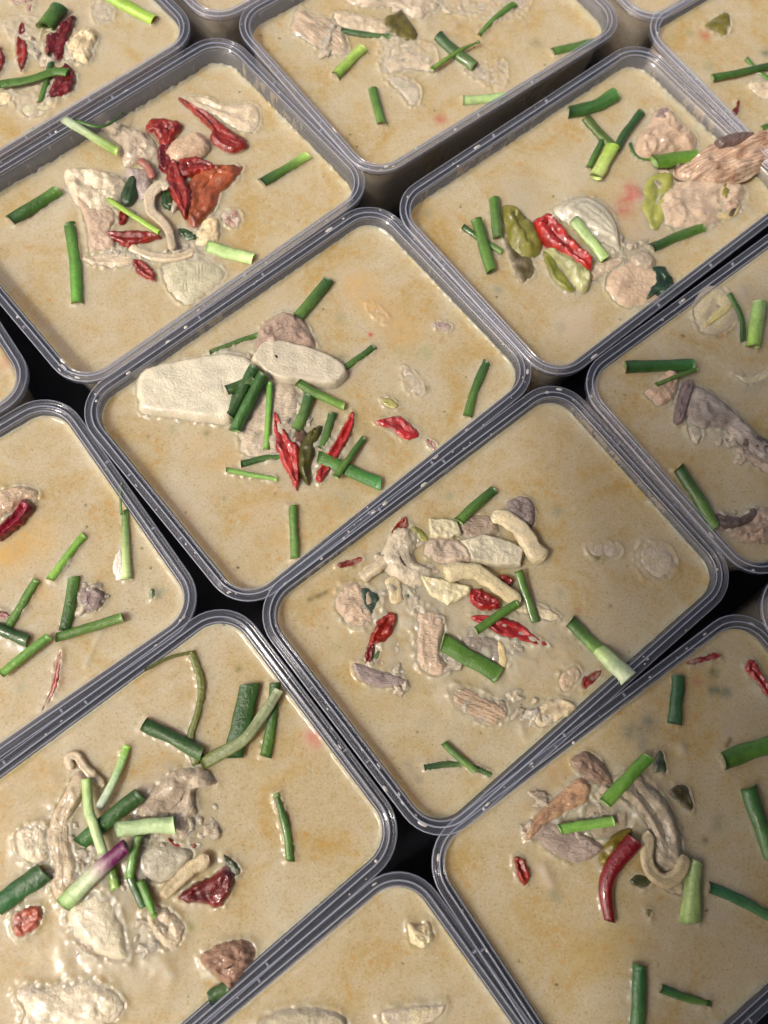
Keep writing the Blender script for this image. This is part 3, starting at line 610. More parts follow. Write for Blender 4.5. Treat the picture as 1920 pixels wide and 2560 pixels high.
# ---- tub 4
meat(4, 'Z2', [(1180, 470), (1240, 465), (1290, 530), (1352, 575), (1345, 640), (1280, 655), (1200, 665), (1130, 680), (1095, 640), (1108, 570), (1150, 530)], 'lumpy chicken chunk at the back right', (0.581, 0.442, 0.342), 4.5, .3, soupy=.15)
meat(4, 'Z2', [(1180, 500), (1195, 465), (1235, 470), (1255, 510), (1225, 530), (1190, 525)], 'small purple grey bone end on the back chunk', (0.28, 0.21, 0.21), 2.2, 2.6, soupy=.1)
meat(4, 'Z2', [(1215, 830), (1300, 765), (1420, 760), (1540, 790), (1565, 850), (1490, 900), (1440, 960), (1330, 985), (1230, 965), (1190, 900)], 'broad pale chicken thigh under the drumstick', (0.598, 0.478, 0.378), 3.6, 0, soupy=.3)
b_ = meat(4, 'Z2', [(1290, 695), (1380, 640), (1450, 600), (1560, 585), (1660, 555), (1760, 500), (1790, 560), (1760, 640), (1660, 700), (1570, 755), (1460, 775), (1380, 760), (1290, 740)], 'long fibrous drumstick hanging over the rim', (.66, .51, .41), 6.5, 4.5, fib=.42, soupy=0, tilt=(.10, .02), col2=(.46, .29, .21), n_r=22, n_o=120)
b_.name = 'drumstick'
meat(4, 'Z2', [(1440, 600), (1500, 575), (1560, 570), (1600, 580), (1540, 610), (1470, 630)], 'dark skin fringe on the drumstick edge', (0.16, 0.11, 0.1), 2.0, 10.0, soupy=0)
meat(4, 'Z2', [(1480, 860), (1515, 845), (1540, 865), (1530, 895), (1490, 900)], 'pinkish cut bone ring on the thigh', (0.484, 0.35, 0.288), 2, 2.0, cup=.9, soupy=.1)
onion(4, 'Z2', [(1430, 925), (1480, 905), (1530, 880), (1540, 900), (1510, 940), (1450, 945)], 'yellowish curled sliver with a dark seed', (0.528, 0.442, 0.252), 1.2, .8)
leaf(4, 'Z2', [(1490, 925), (1510, 895), (1522, 900), (1508, 930)], 'tiny brown seed on the yellowish sliver', (0.1, 0.06, 0.03), .8, 2.0)
leaf(4, 'Z2', [(1170, 755), (1235, 745), (1250, 790), (1235, 880), (1205, 960), (1170, 992), (1130, 940), (1113, 860), (1130, 790)], 'yellow green lemon leaf lying flat', (0.36, 0.37, 0.085), 1.2, .5, cup=.6, soupy=.1)
leaf(4, 'Z2', [(1470, 790), (1488, 795), (1485, 850), (1465, 840)], 'narrow olive herb on the thigh', (0.22, 0.2, 0.03), .8, 3.6)
onion(4, 'Z2', [(740, 905), (800, 855), (870, 840), (940, 860), (990, 915), (1015, 1000), (1022, 1085), (960, 1050), (880, 1010), (800, 960)], 'large grey white onion dome at the centre', (0.44, 0.423, 0.351), 5.0, .3, lump=.05, soupy=.15, edge=.8, rings=16, n_r=34)
chili(4, 'Z2', [(950, 1050), (1000, 1065), (1025, 1085), (985, 1090)], 'dark red chili tip under the onion dome', DRED, 1.4, 0)
leaf(4, 'Z2', [(520, 1030), (580, 1050), (640, 1120), (648, 1180), (600, 1218), (570, 1180)], 'dark brown olive leaf, sunk, beside the scallions', (0.085, 0.065, 0.02), .9, .0)
leaf(4, 'Z2', [(520, 885), (585, 905), (645, 960), (685, 1035), (665, 1090), (600, 1098), (550, 1055), (530, 980)], 'curled glossy olive lime leaf', (0.2, 0.19, 0.035), 4.2, .5, cup=.25, edge=.8, soupy=.05)
leaf(4, 'Z2', [(690, 1085), (730, 1110), (780, 1190), (830, 1245), (800, 1258), (740, 1215), (705, 1150)], 'long olive leaf blade below the chili', (0.18, 0.19, 0.025), 1.6, .4)
leaf(4, 'Z2', [(700, 1080), (800, 1105), (880, 1150), (888, 1230), (860, 1258), (820, 1220), (770, 1150)], 'pale green stalk piece under the chili', (0.38, 0.38, 0.17), 3.2, .5, soupy=.3)
mush(4, 'Z2', [(885, 1150), (950, 1125), (1035, 1110), (1030, 1140), (960, 1185), (895, 1210)], 'small shredded scrap right of the chili', (0.581, 0.497, 0.396), 2.0)
mush(4, 'Z2', [(985, 1160), (1050, 1120), (1150, 1150), (1215, 1180), (1252, 1230), (1185, 1290), (1060, 1325), (990, 1285), (960, 1220)], 'smooth pinkish mushroom by the front rim', (0.528, 0.414, 0.315), 2.6, lump=.12, cup=.2)
mush(4, 'Z2', [(1070, 1105), (1125, 1080), (1172, 1115), (1160, 1160), (1095, 1158)], 'small grey button on the pinkish mushroom', (0.405, 0.35, 0.288), 2.6, 1.2, lump=.12, soupy=.1)
leaf(4, 'Z2', [(1165, 1150), (1220, 1148), (1225, 1180), (1250, 1200), (1258, 1260), (1220, 1285), (1180, 1265), (1140, 1285), (1150, 1240), (1180, 1215)], 'ragged dark green herb on the pinkish mushroom', (0.018, 0.045, 0.022), 1.4, 2.6, soupy=0, smooth_=False, lump=.9)
chili(4, 'Z2', [(650, 965), (680, 935), (715, 918), (760, 960), (830, 1040), (900, 1110), (890, 1168), (830, 1140), (760, 1090), (700, 1042)], 'hollow red chili half at the centre', (0.48, 0.022, 0.014), 4.0, 2.0, cup=.45, soupy=0)
T(4, '21', [(680, 300), (840, 410), (1020, 520)], 62, DG, MG, 'thin dark scallion passing under another', .2)
T(4, '21', [(950, 55), (965, 220), (985, 400)], 96, MG, DG, 'upright scallion beside the curled leaf', .8)
T(4, '21', [(800, 235), (860, 450), (925, 685)], 106, MG, MG, 'thick green scallion nearest the left corner', 1.8)
T(4, '20', [(1590, 970), (1800, 925), (2005, 815)], 132, DG, (0.05, 0.17, 0.03), 'thick dark green scallion at the far corner', .4)
T(4, '30', [(90, 1020), (200, 1150), (345, 1295)], 100, (0.07, 0.11, 0.02), (0.09, 0.14, 0.02), 'olive scallion of the crossed group', .4, .6)
T(4, '30', [(565, 970), (450, 1120), (340, 1300)], 78, DG, DG, 'dark slanting scallion left of the back chunk', .9)
T(4, '30', [(230, 1215), (170, 1330), (110, 1455)], 58, DG, MG, 'slim green scallion left of the lime one', .8)
T(4, '30', [(320, 1260), (250, 1390), (170, 1530)], 118, LG, (0.6, 0.72, 0.22), 'yellow lime scallion of the crossed group', 2.0)
T(4, '30', [(465, 1235), (500, 1320), (560, 1370), (690, 1375)], 34, DG, MG, 'thin hooked green blade by the back chunk', .6, .5)
T(4, '30', [(680, 1400), (860, 1375), (1045, 1340)], 128, (0.1, 0.22, 0.02), (0.13, 0.27, 0.03), 'thick olive green scallion under the drumstick', 3.0)
T(4, '31', [(650, 485), (870, 390), (1100, 305)], 92, DG, MG, 'slanting green scallion nearest the front rim', .5)
T(4, '31', [(-25, 235), (110, 390), (255, 580)], 108, PG, (0.46, 0.66, 0.22), 'pale scallion leaning on the red chili', [6.5, 3.5])
tint(4, 'Z2', (1070, 830), 45, (0.45, 0.06, 0.04), .8, 0, (1040, 900)); tint(4, 'Z2', (1095, 845), 25, (0.42, 0.03, 0.02), .95, .3)
tint(4, 'Z2', (185, 920), 26, (0.22, 0.25, 0.17), .6); tint(4, 'Z2', (495, 1255), 24, (0.22, 0.26, 0.2), .7); tint(4, 'Z2', (765, 1415), 28, (0.26, 0.28, 0.2), .6); tint(4, 'Z2', (580, 830), 90, (0.422, 0.386, 0.297), .6, .2); tint(4, 'Z2', (780, 720), 80, (0.546, 0.478, 0.342), .7, .5, (840, 800)); tint(4, 'Z2', (1130, 980), 90, (0.484, 0.386, 0.288), .6, .5, (1080, 1050)); tint(4, 'Z2', (840, 1400), 90, (0.546, 0.423, 0.306), .6, .3)
# ---- tub 5
leaf(5, '30', [(1175, 165), (1240, 120), (1292, 102), (1335, 180), (1322, 270), (1272, 308), (1190, 272), (1110, 220)], 'olive leaf near the far corner', (0.16, 0.14, 0.012), .9, .3)
chili(5, '30', [(1400, 862), (1405, 950), (1385, 1005), (1340, 960), (1380, 930)], 'small pointed chili sliver', DRED, 1.2)
T(5, '30', [(1470, 505), (1580, 620), (1720, 720)], 48, MG, MG, 'thin scallion passing under a longer one', .3)
T(5, '30', [(1180, 672), (1400, 630), (1730, 555)], 74, MG, DG, 'long green scallion reaching the frame edge', 1.3)
T(5, '30', [(1605, 1115), (1660, 1090), (1740, 1070)], 56, MG, MG, 'short scallion end at the right frame edge', .3)
mush(5, '30', [(1490, 720), (1600, 690), (1750, 720), (1750, 840), (1640, 850), (1530, 790)], 'pale lump at the right frame edge', PALE, 1.6)
tint(5, '30', (1120, 312), 55, (0.45, 0.12, 0.08), .8); tint(5, '30', (1150, 580), 60, (0.3, 0.32, 0.2), .6); tint(5, '30', (980, 285), 40, (0.28, 0.3, 0.15), .6); tint(5, '30', (1640, 450), 60, (0.14, 0.17, 0.1), .8); tint(5, '30', (850, 320), 35, (0.2, 0.24, 0.12), .6)
# ---- tub 6
WHT = (.60, .57, .47) #(0.616, 0.589, 0.45)
b_ = blob(6, 'Z3', [(248, 570), (262, 505), (330, 470), (440, 448), (600, 420), (720, 440), (760, 500), (700, 560), (655, 625), (645, 712), (560, 712), (430, 692), (275, 672), (258, 620)], WHT, 'large white turnip chunk by the left corner', 4.6, .2, 'turnip', 'turnip_chunk', 'turnip', lump=.09, nz=200, soupy=.45, ribs=.05, edge=.2, tilt=(.02, -.03), group='pale cooked chunks in the soup')
meat(6, 'Z3', [(758, 400), (780, 310), (840, 250), (900, 242), (960, 270), (1000, 330), (1010, 395), (900, 390), (800, 450)], 'pinkish brown chicken behind the white chunk', (0.405, 0.304, 0.252), 4.2, .2, soupy=.1)
meat(6, 'Z3', [(700, 600), (760, 560), (880, 520), (950, 590), (940, 700), (900, 800), (860, 860), (780, 870), (700, 840), (688, 760)], 'soft pinkish chicken under the scallion bundle', (0.581, 0.506, 0.414), 2.4, 0, soupy=.5)
b_ = blob(6, 'Z3', [(815, 365), (930, 378), (1080, 430), (1150, 500), (1085, 560), (960, 545), (860, 540), (775, 480), (745, 445)], (.54, .50, .41), 'white square turnip slab right of the large one', 4.0, .8, 'turnip', 'turnip_chunk', 'turnip', lump=.09, nz=200, soupy=.45, ribs=.05, edge=.2, tilt=(-.02, -.03), group='pale cooked chunks in the soup')
leaf(6, 'Z3', [(845, 428), (855, 432), (853, 442), (846, 437)], 'tiny black fleck on the square slab', (0.03, 0.02, 0.02), .6, 4.8, soupy=0)
mush(6, 'Z3', [(1395, 485), (1450, 510), (1485, 570), (1472, 602), (1412, 585)], 'pale wedge at the right side', PALE, .9, -.45, soupy=1.2)
mush(6, 'Z3', [(1240, 205), (1280, 210), (1330, 270), (1312, 292), (1255, 250)], 'small pale sunk flake at the far side', (0.634, 0.57, 0.45), .5, -.45, soupy=1.2)
meat(6, 'Z3', [(1525, 292), (1560, 285), (1605, 300), (1590, 325), (1545, 315)], 'tiny purplish scrap near the right wall', (0.396, 0.304, 0.297), .9, 0)
leaf(6, 'Z3', [(1300, 622), (1330, 612), (1372, 640), (1362, 662), (1320, 650)], 'small yellow green scrap above the right chili', (0.38, 0.36, 0.1), .9, 0)
chili(6, 'Z3', [(700, 735), (745, 752), (745, 770), (700, 762)], 'tiny chili chip left of the upright scallion', RED, 1.0)
chili(6, 'Z3', [(840, 668), (880, 738), (915, 800), (948, 820), (948, 940), (935, 1002), (900, 940), (865, 880), (836, 800), (838, 730)], 'tall pointed chili left of the brown leaf', (0.46, 0.03, 0.02), 2.6, .6)
chili(6, 'Z3', [(1172, 673), (1178, 750), (1130, 850), (1060, 960), (1028, 968), (1028, 920), (1080, 830), (1130, 750)], 'slanting pointed chili under the flat scallion', (0.44, 0.02, 0.015), 2.2, .3)
chili(6, 'Z3', [(1275, 718), (1330, 698), (1375, 688), (1405, 705), (1468, 770), (1400, 792), (1360, 762)], 'glossy chili flake on the right side', (0.42, 0.02, 0.02), 1.4)
chili(6, 'Z3', [(1495, 795), (1520, 798), (1540, 815), (1525, 842), (1508, 825)], 'small chili chip by the front rim', RED, .8, 0)
leaf(6, 'Z3', [(915, 760), (960, 740), (985, 790), (960, 830), (925, 820)], 'brown curled scrap between the two tall chilis', (0.14, 0.08, 0.05), 1.2, .6)
T(6, 'Z3', [(1090, 680), (1070, 760), (1035, 835)], 42, DG, MG, 'dark scallion behind the brown leaf', .6)
leaf(6, 'Z3', [(1045, 735), (1025, 830), (1000, 905), (992, 978), (960, 950), (943, 880), (955, 805), (1000, 752)], 'curled brown green leaf between two tall chilis', (0.075, 0.07, 0.012), 3.0, 1.2, soupy=0, edge=.8)
T(6, 'Z3', [(1075, 105), (1015, 180), (940, 270)], 54, DG, MG, 'dark scallion near the far rim', .3)
T(6, 'Z3', [(768, 342), (680, 370), (560, 418)], 26, MG, DG, 'thin scallion behind the white chunk', .4)
T(6, 'Z3', [(1272, 392), (1190, 450), (1105, 518)], 32, DG, MG, 'slim scallion beside the square slab', .3)
T(6, '21', [(890, 1470), (790, 1700), (720, 1945)], 84, DG, MG, 'scallion close to the right corner', .3)
T(6, 'Z3', [(632, 580), (690, 560), (750, 535)], 52, DG, DG, 'short scallion under the bundle', 4.2)
T(6, 'Z3', [(752, 478), (700, 580), (645, 690)], 48, DG, DG, 'left one of the two fat bundled scallions', [5.4, 4.2])
T(6, 'Z3', [(792, 510), (730, 630), (668, 755)], 54, DG, (0.04, 0.15, 0.03), 'right one of the two fat bundled scallions', [6.0, 3.0])
T(6, 'Z3', [(820, 545), (815, 680), (803, 838)], 28, (0.16, 0.42, 0.05), (0.2, 0.46, 0.06), 'thin upright light green scallion', [4.2, 1.6])
T(6, 'Z3', [(990, 600), (970, 670), (932, 755)], 50, DG, MG, 'scallion below the mottled one', [2.0, 1.0])
T(6, 'Z3', [(940, 545), (1030, 600), (1142, 648)], 40, MG, (0.14, 0.28, 0.03), 'mottled scallion right of the square slab', [3.6, 1.0])
T(6, 'Z3', [(695, 900), (790, 875), (898, 865)], 34, DG, MG, 'upper of the two scallions near the long chili', .5, w1=28)
T(6, 'Z3', [(632, 925), (740, 945), (852, 965)], 27, (0.2, 0.4, 0.06), (0.2, 0.42, 0.07), 'lower light green one of two front scallions', .3)
T(6, 'Z3', [(1028, 865), (1150, 920), (1300, 985)], 60, MG, (0.05, 0.2, 0.04), 'flat wide scallion lying over the slanting chili', 1.6, .35)
T(6, 'Z3', [(1228, 788), (1165, 870), (1105, 955)], 32, DG, MG, 'slim scallion crossing over the flat wide one', [1.6, 3.4])
T(6, 'Z3', [(920, 1080), (925, 1190), (930, 1308)], 43, MG, MG, 'upright green scallion alone at the front corner', .3)
for p, r, c, a in [((1125, 265), 28, (0.3, 0.32, 0.2), .6), ((400, 745), 24, (0.28, 0.3, 0.18), .6), ((548, 768), 18, (0.12, 0.17, 0.08), .8), ((622, 1047), 9, (0.1, 0.16, 0.04), .9), ((842, 1028), 7, (0.28, 0.1, 0.03), .9), ((1255, 340), 12, (0.5, 0.06, 0.04), .9),
                   ((295, 780), 9, (0.2, 0.1, 0.05), .8), ((1490, 420), 40, (0.3, 0.33, 0.17), .6), ((1385, 410), 22, (0.33, 0.34, 0.12), .6), ((1150, 1040), 70, (0.352, 0.35, 0.234), .5), ((1130, 440), 24, (0.18, 0.2, 0.12), .6), ((1505, 572), 12, (0.1, 0.15, 0.05), .8)]: tint(6, 'Z3', p, r, c, a)
for p, p2, r, c, a, b in [((1200, 150), (1400, 330), 75, (0.6, 0.38, 0.14), .6, 0), ((520, 830), (640, 900), 70, (0.58, 0.38, 0.16), .45, 0), ((380, 1020), (520, 1200), 40, (0.458, 0.331, 0.198), .5, .2), ((1200, 100), (1250, 160), 60, (0.6, 0.4, 0.16), .5, 0), ((780, 1100), (900, 1200), 70, (0.6, 0.4, 0.17), .4, 0)]: tint(6, 'Z3', p, r, c, a, b, p2)
# ---- tub 7
meat(7, 'Z4', [(1150, 225), (1160, 180), (1215, 155), (1265, 180), (1275, 260), (1240, 300), (1185, 265)], 'purple grey bone end at the back of the heap', (0.27, 0.22, 0.22), 3.0, .4, soupy=.15)
meat(7, 'Z4', [(940, 280), (1000, 240), (1080, 240), (1120, 300), (1080, 340), (1000, 350)], 'brownish meat under the back stem', (0.387, 0.313, 0.252), 2.0, .2)
onion(7, 'Z4', [(815, 255), (870, 250), (940, 262), (955, 320), (900, 345), (825, 330)], 'cream cube at the back of the heap', (0.546, 0.506, 0.36), 3.0, .5, smooth_=False, edge=.25, lump=.2)
meat(7, 'Z4', [(820, 345), (900, 325), (970, 365), (1002, 430), (940, 455), (860, 445), (800, 405)], 'pinkish lump below the cream cube', (0.528, 0.442, 0.369), 3.0, .4)
onion(7, 'Z4', [(960, 345), (1060, 318), (1165, 348), (1228, 382), (1212, 455), (1130, 462), (1010, 440)], 'grey edged translucent onion square', (0.51, 0.478, 0.378), 2.6, 1.4, smooth_=False, edge=.25, lump=.2)
chili(7, 'Z4', [(655, 325), (675, 275), (712, 243), (728, 290), (700, 305), (680, 292)], 'chili tip behind the branching mushroom', RED, 1.6)
chili(7, 'Z4', [(415, 455), (460, 430), (525, 418), (520, 445), (450, 468)], 'thin chili sliver by the left wall', RED, 1.0)
leaf(7, 'Z4', [(745, 290), (785, 300), (815, 345), (780, 350)], 'small yellow green herb behind the heap', (0.22, 0.22, 0.04), 1.0)
meat(7, 'Z4', [(415, 640), (425, 560), (480, 530), (560, 550), (610, 620), (570, 710), (490, 730)], 'pink chicken at the left of the heap', (0.563, 0.442, 0.342), 2.4, 0)
leaf(7, 'Z4', [(515, 560), (555, 555), (600, 580), (600, 640), (555, 665), (525, 630)], 'wet dark green herb cluster on the left', (0.05, 0.08, 0.055), 1.6, 1.0, soupy=.3)
leaf(7, 'Z4', [(715, 560), (745, 590), (788, 625), (760, 662), (725, 640)], 'dark green herb right of the stubby stem', (0.06, 0.11, 0.06), 1.4, .4, soupy=.4)
mush(7, 'Z4', [(625, 385), (660, 310), (710, 290), (762, 335), (760, 430), (832, 470), (790, 540), (700, 530), (640, 480), (600, 440)], 'branching grey cream mushroom at upper left', (0.528, 0.478, 0.387), 3.2, .6, lump=.25)
stem(7, 'Z4', [(520, 512), (580, 470), (640, 420)], 58, 'thick stem reaching left from the branching mushroom', (0.563, 0.497, 0.378), 1.6)
stem(7, 'Z4', [(650, 505), (668, 560), (682, 620)], 62, 'short stubby cream stem pointing to the viewer', CREAM, 1.0)
onion(7, 'Z4', [(775, 495), (860, 510), (940, 530), (998, 545), (990, 580), (900, 625), (830, 590)], 'cream wedge under the long stem', (0.616, 0.57, 0.396), 2.4, .8, smooth_=False, edge=.3, lump=.25)
meat(7, 'Z4', [(760, 650), (860, 655), (885, 740), (865, 830), (905, 905), (840, 935), (770, 885), (755, 780)], 'long pale pink chicken in the middle', (0.581, 0.46, 0.36), 2.6, 0)
meat(7, 'Z4', [(495, 880), (580, 895), (700, 940), (708, 970), (600, 985), (515, 945)], 'purplish skin piece at the lower left', (0.34, 0.28, 0.28), 1.8, 0)
meat(7, 'Z4', [(905, 980), (1000, 985), (1100, 1030), (1145, 1045), (1155, 1110), (1090, 1148), (1000, 1115), (930, 1062)], 'flat pink chicken slice near the front', (0.546, 0.414, 0.306), 2.0, 0, fib=.10)
meat(7, 'Z4', [(960, 770), (1040, 755), (1120, 770), (1160, 830), (1150, 890), (1080, 880), (1000, 850)], 'dark greyish meat under the broad scallion', (0.352, 0.304, 0.27), 2.0, .2, soupy=.4)
onion(7, 'Z4', [(1110, 785), (1140, 795), (1160, 860), (1140, 900), (1112, 870)], 'cream seed beside the broad scallion', (0.581, 0.478, 0.27), 1.8, .8)
mush(7, 'Z4', [(1270, 1110), (1300, 1060), (1370, 1028), (1455, 1065), (1390, 1120), (1300, 1155)], 'cream mushroom rim poking out by the front wall', (0.581, 0.506, 0.369), 2.2, 0, cup=.7)
mush(7, 'Z4', [(1385, 920), (1450, 888), (1475, 930), (1425, 1000), (1385, 985)], 'smooth tan piece left of the front chili', (0.493, 0.396, 0.288), 1.6, 0)
chili(7, 'Z4', [(1480, 950), (1515, 920), (1560, 910), (1550, 942), (1500, 985), (1478, 980)], 'pointed chili flake by the front wall', RED, 1.2)
chili(7, 'Z4', [(600, 690), (640, 658), (675, 665), (670, 720), (640, 770), (590, 795), (555, 800), (575, 740)], 'looped chili ring at the left', RED, 2.4, .6, cup=.5)
chili(7, 'Z4', [(548, 800), (580, 800), (575, 850), (562, 880), (553, 862), (540, 876)], 'forked chili tail below the ring', DRED, 1.4, .6)
T(7, 'Z4', [(600, 790), (597, 830), (580, 875)], 22, (0.04, 0.1, 0.05), DG, 'thin dark green herb beside the forked chili', .4)
chili(7, 'Z4', [(1100, 512), (1150, 492), (1185, 520), (1160, 550), (1120, 540)], 'small chili behind the long stem', RED, 2.0, .6)
chili(7, 'Z4', [(990, 600), (1010, 560), (1040, 555), (1110, 600), (1122, 636), (1030, 642)], 'glossy chili square under the long stem', (0.36, 0.012, 0.012), 2.4, .8)
chili(7, 'Z4', [(1000, 678), (1060, 670), (1200, 698), (1260, 750), (1330, 803), (1270, 800), (1200, 780), (1120, 762), (1065, 722), (1010, 695)], 'largest chili slice, long and pointed to the right', (0.4, 0.02, 0.018), 2.0, .4)
stem(7, 'Z4', [(1085, 238), (1150, 255), (1215, 305), (1265, 380), (1315, 430)], 62, 'arched cream stem at the back right', (0.598, 0.534, 0.387), 3.0, w1=92)
stem(7, 'Z4', [(880, 500), (950, 478), (1030, 490), (1110, 545), (1210, 615)], 82, 'longest cream stem across the middle', (0.634, 0.57, 0.378), 3.0, w1=60)
mush(7, 'Z4', [(1200, 600), (1280, 620), (1380, 670), (1340, 700), (1260, 680), (1190, 650)], 'shredded pale end of the longest stem', (0.581, 0.515, 0.378), 1.2, 0)
T(7, 'Z4', [(1100, 130), (1030, 185), (945, 265)], 46, DG, MG, 'scallion at the back of the heap', [.4, 2.5])
T(7, 'Z4', [(1203, 478), (1235, 580), (1278, 702)], 40, MG, DG, 'steep green scallion right of the stems', [4.0, 1.4])
T(7, 'Z4', [(1198, 618), (1110, 675), (1020, 738)], 40, MG, MG, 'slanting scallion across the largest chili', 4.0)
T(7, 'Z4', [(875, 785), (1000, 860), (1120, 930)], 82, MG, MG, 'broad flat green scallion nearest the middle', 2.4, .35)
T(7, 'Z4', [(1425, 695), (1500, 775), (1560, 825)], 62, DG, (0.2, 0.36, 0.08), 'green half of a scallion pointing at the front rim', .6, .7)
T(7, 'Z4', [(1548, 815), (1610, 875), (1680, 945)], 66, (0.42, 0.58, 0.2), (0.62, 0.7, 0.46), 'pale split scallion end touching the front rim', [1.2, 6.2], .55, w1=92)
T(7, 'Z4', [(795, 1328), (870, 1318), (955, 1312)], 32, (0.03, 0.07, 0.03), DG, 'dark half sunk scallion near the front corner', -.1)
T(7, 'Z4', [(990, 1325), (1040, 1340), (1085, 1362)], 30, DG, DG, 'short dark scallion end near the front corner', .0)
T(7, 'Z4', [(880, 1222), (940, 1280), (1020, 1345)], 32, MG, MG, 'slim green scallion crossing near the front corner', 1.2)
onion(7, '32', [(560, 1390), (680, 1375), (790, 1400), (850, 1480), (862, 1600), (780, 1680), (600, 1670), (510, 1520)], 'translucent bulge at the right under a film of soup', (0.484, 0.432, 0.306), 1.3, -.45, soupy=1.6)
onion(7, '32', [(100, 1400), (240, 1370), (370, 1390), (380, 1480), (240, 1520), (120, 1480)], 'faint pale bulge left of the translucent one', (0.493, 0.432, 0.306), .9, -.45, soupy=1.6)
for p, r, c, a in [((415, 810), 26, (0.33, 0.34, 0.2), .5), ((900, 155), 22, (0.28, 0.3, 0.18), .6), ((1370, 215), 26, (0.16, 0.2, 0.12), .75), ((1600, 632), 9, (0.15, 0.12, 0.04), .9), ((1380, 575), 24, (0.33, 0.32, 0.22), .5), ((1545, 425), 22, (0.16, 0.15, 0.04), .8), ((1465, 650), 14, (0.42, 0.05, 0.04), .8), ((800, 1140), 30, (0.35, 0.34, 0.22), .5), ((340, 590), 16, (0.14, 0.11, 0.03), .8), ((450, 740), 60, (0.52, 0.42, 0.2), .5)]: tint(7, 'Z4', p, r, c, a)
tint(7, 'Z4', (300, 605), 12, (0.14, 0.12, 0.03), .9, 0, (375, 570)); tint(7, 'Z4', (1300, 780), 80, (0.493, 0.423, 0.315), .5, .3, (1420, 850)); tint(7, 'Z4', (720, 1310), 22, (0.32, 0.28, 0.24), .7, .2, (770, 1385)); tint(7, 'Z4', (1210, 1150), 18, (0.616, 0.552, 0.432), .6, .5, (1225, 1200)); tint(7, 'Z4', (780, 800), 60, (0.44, 0.386, 0.306), .5, .2, (660, 860))
# ---- tub 8
meat(8, '02', [(-40, 940), (60, 900), (200, 880), (325, 930), (310, 1000), (190, 1010), (100, 1100), (0, 1160), (-40, 1170)], 'orange tinged curled shrimp like piece behind the chili', (0.546, 0.423, 0.306), 2.0, 0)
chili(8, '02', [(175, 1010), (230, 1010), (278, 1070), (200, 1180), (100, 1270), (0, 1345), (-30, 1300), (-20, 1230), (100, 1115)], 'smooth dark red chili tube at the left frame edge', (0.26, 0.006, 0.02), 3.0, .8, lump=.08, soupy=0)
meat(8, '03', [(690, 110), (760, 75), (840, 80), (905, 200), (830, 290), (720, 305), (680, 200)], 'purple grey meat cube', (0.3, 0.23, 0.23), 2.2, .2)
chili(8, '03', [(528, 650), (520, 800), (492, 960), (420, 1090), (355, 1165), (440, 960), (480, 760)], 'long thin half sunk chili near the front rim', (0.48, 0.05, 0.04), .7, 0, soupy=.4)
chili(8, '03', [(-30, 290), (50, 310), (90, 335), (40, 370), (-30, 365)], 'chili scrap under the left scallions', (0.35, 0.05, 0.05), 1.0)
leaf(8, '03', [(1285, 140), (1320, 110), (1345, 160), (1310, 195)], 'small green herb near the right corner', (0.05, 0.12, 0.03), .8)
onion(8, '02', [(1035, 1430), (1062, 1480), (1085, 1640), (1065, 1680), (1005, 1675), (975, 1560)], 'white torn flap on the upright scallion', (0.7, 0.74, 0.6), 1.0, 1.0, soupy=0, lump=.1)
T(8, '02', [(728, 1305), (590, 1480), (430, 1695)], 80, (0.2, 0.42, 0.04), (0.26, 0.5, 0.07), 'lime green scallion above the middle', .3)
T(8, '03', [(640, 10), (610, 230), (555, 475)], 108, MG, DG, 'broad upright scallion beside the meat cube', .3, .6)
T(8, '03', [(315, 35), (200, 230), (70, 435)], 86, MG, MG, 'slanting green scallion at the left', .4)
T(8, '03', [(-50, 440), (100, 500), (245, 565)], 115, DG, DG, 'thick dark scallion cut by the left frame edge', .4)
T(8, '03', [(488, 530), (760, 450), (1060, 355)], 94, MG, MG, 'long green scallion lying over the broad one', 1.6)
T(8, '03', [(425, 520), (230, 670), (10, 850)], 84, (0.14, 0.34, 0.04), (0.18, 0.42, 0.05), 'light green scallion overlapping the thick dark one', 2.2)
T(8, '02', [(1050, 855), (1040, 980), (1050, 1130)], 24, (0.08, 0.14, 0.03), MG, 'thin pointed blade resting against the rim', [5.0, 3.0], .5, tip=1)
T(8, '02', [(1085, 1090), (1085, 1350), (1095, 1690)], 62, MG, (0.58, 0.72, 0.3), 'upright scallion fading from green to white', .8, w1=100)
tint(8, '03', (1370, 150), 60, (0.28, 0.32, 0.22), .8); tint(8, '03', (185, 970), 50, (0.3, 0.33, 0.24), .6); tint(8, '02', (740, 1048), 16, (0.12, 0.12, 0.04), .9); tint(8, '02', (300, 1350), 170, (0.6, 0.37, 0.1), .7, 0, (60, 1500)); tint(8, '03', (350, 130), 120, (0.6, 0.37, 0.1), .6); tint(8, '03', (880, 470), 26, (0.44, 0.414, 0.315), .7, .3, (740, 770)); tint(8, '03', (60, 580), 40, (0.616, 0.552, 0.45), .7, .3, (200, 630)); tint(8, '03', (530, 880), 85, (0.52, 0.25, 0.2), .45)
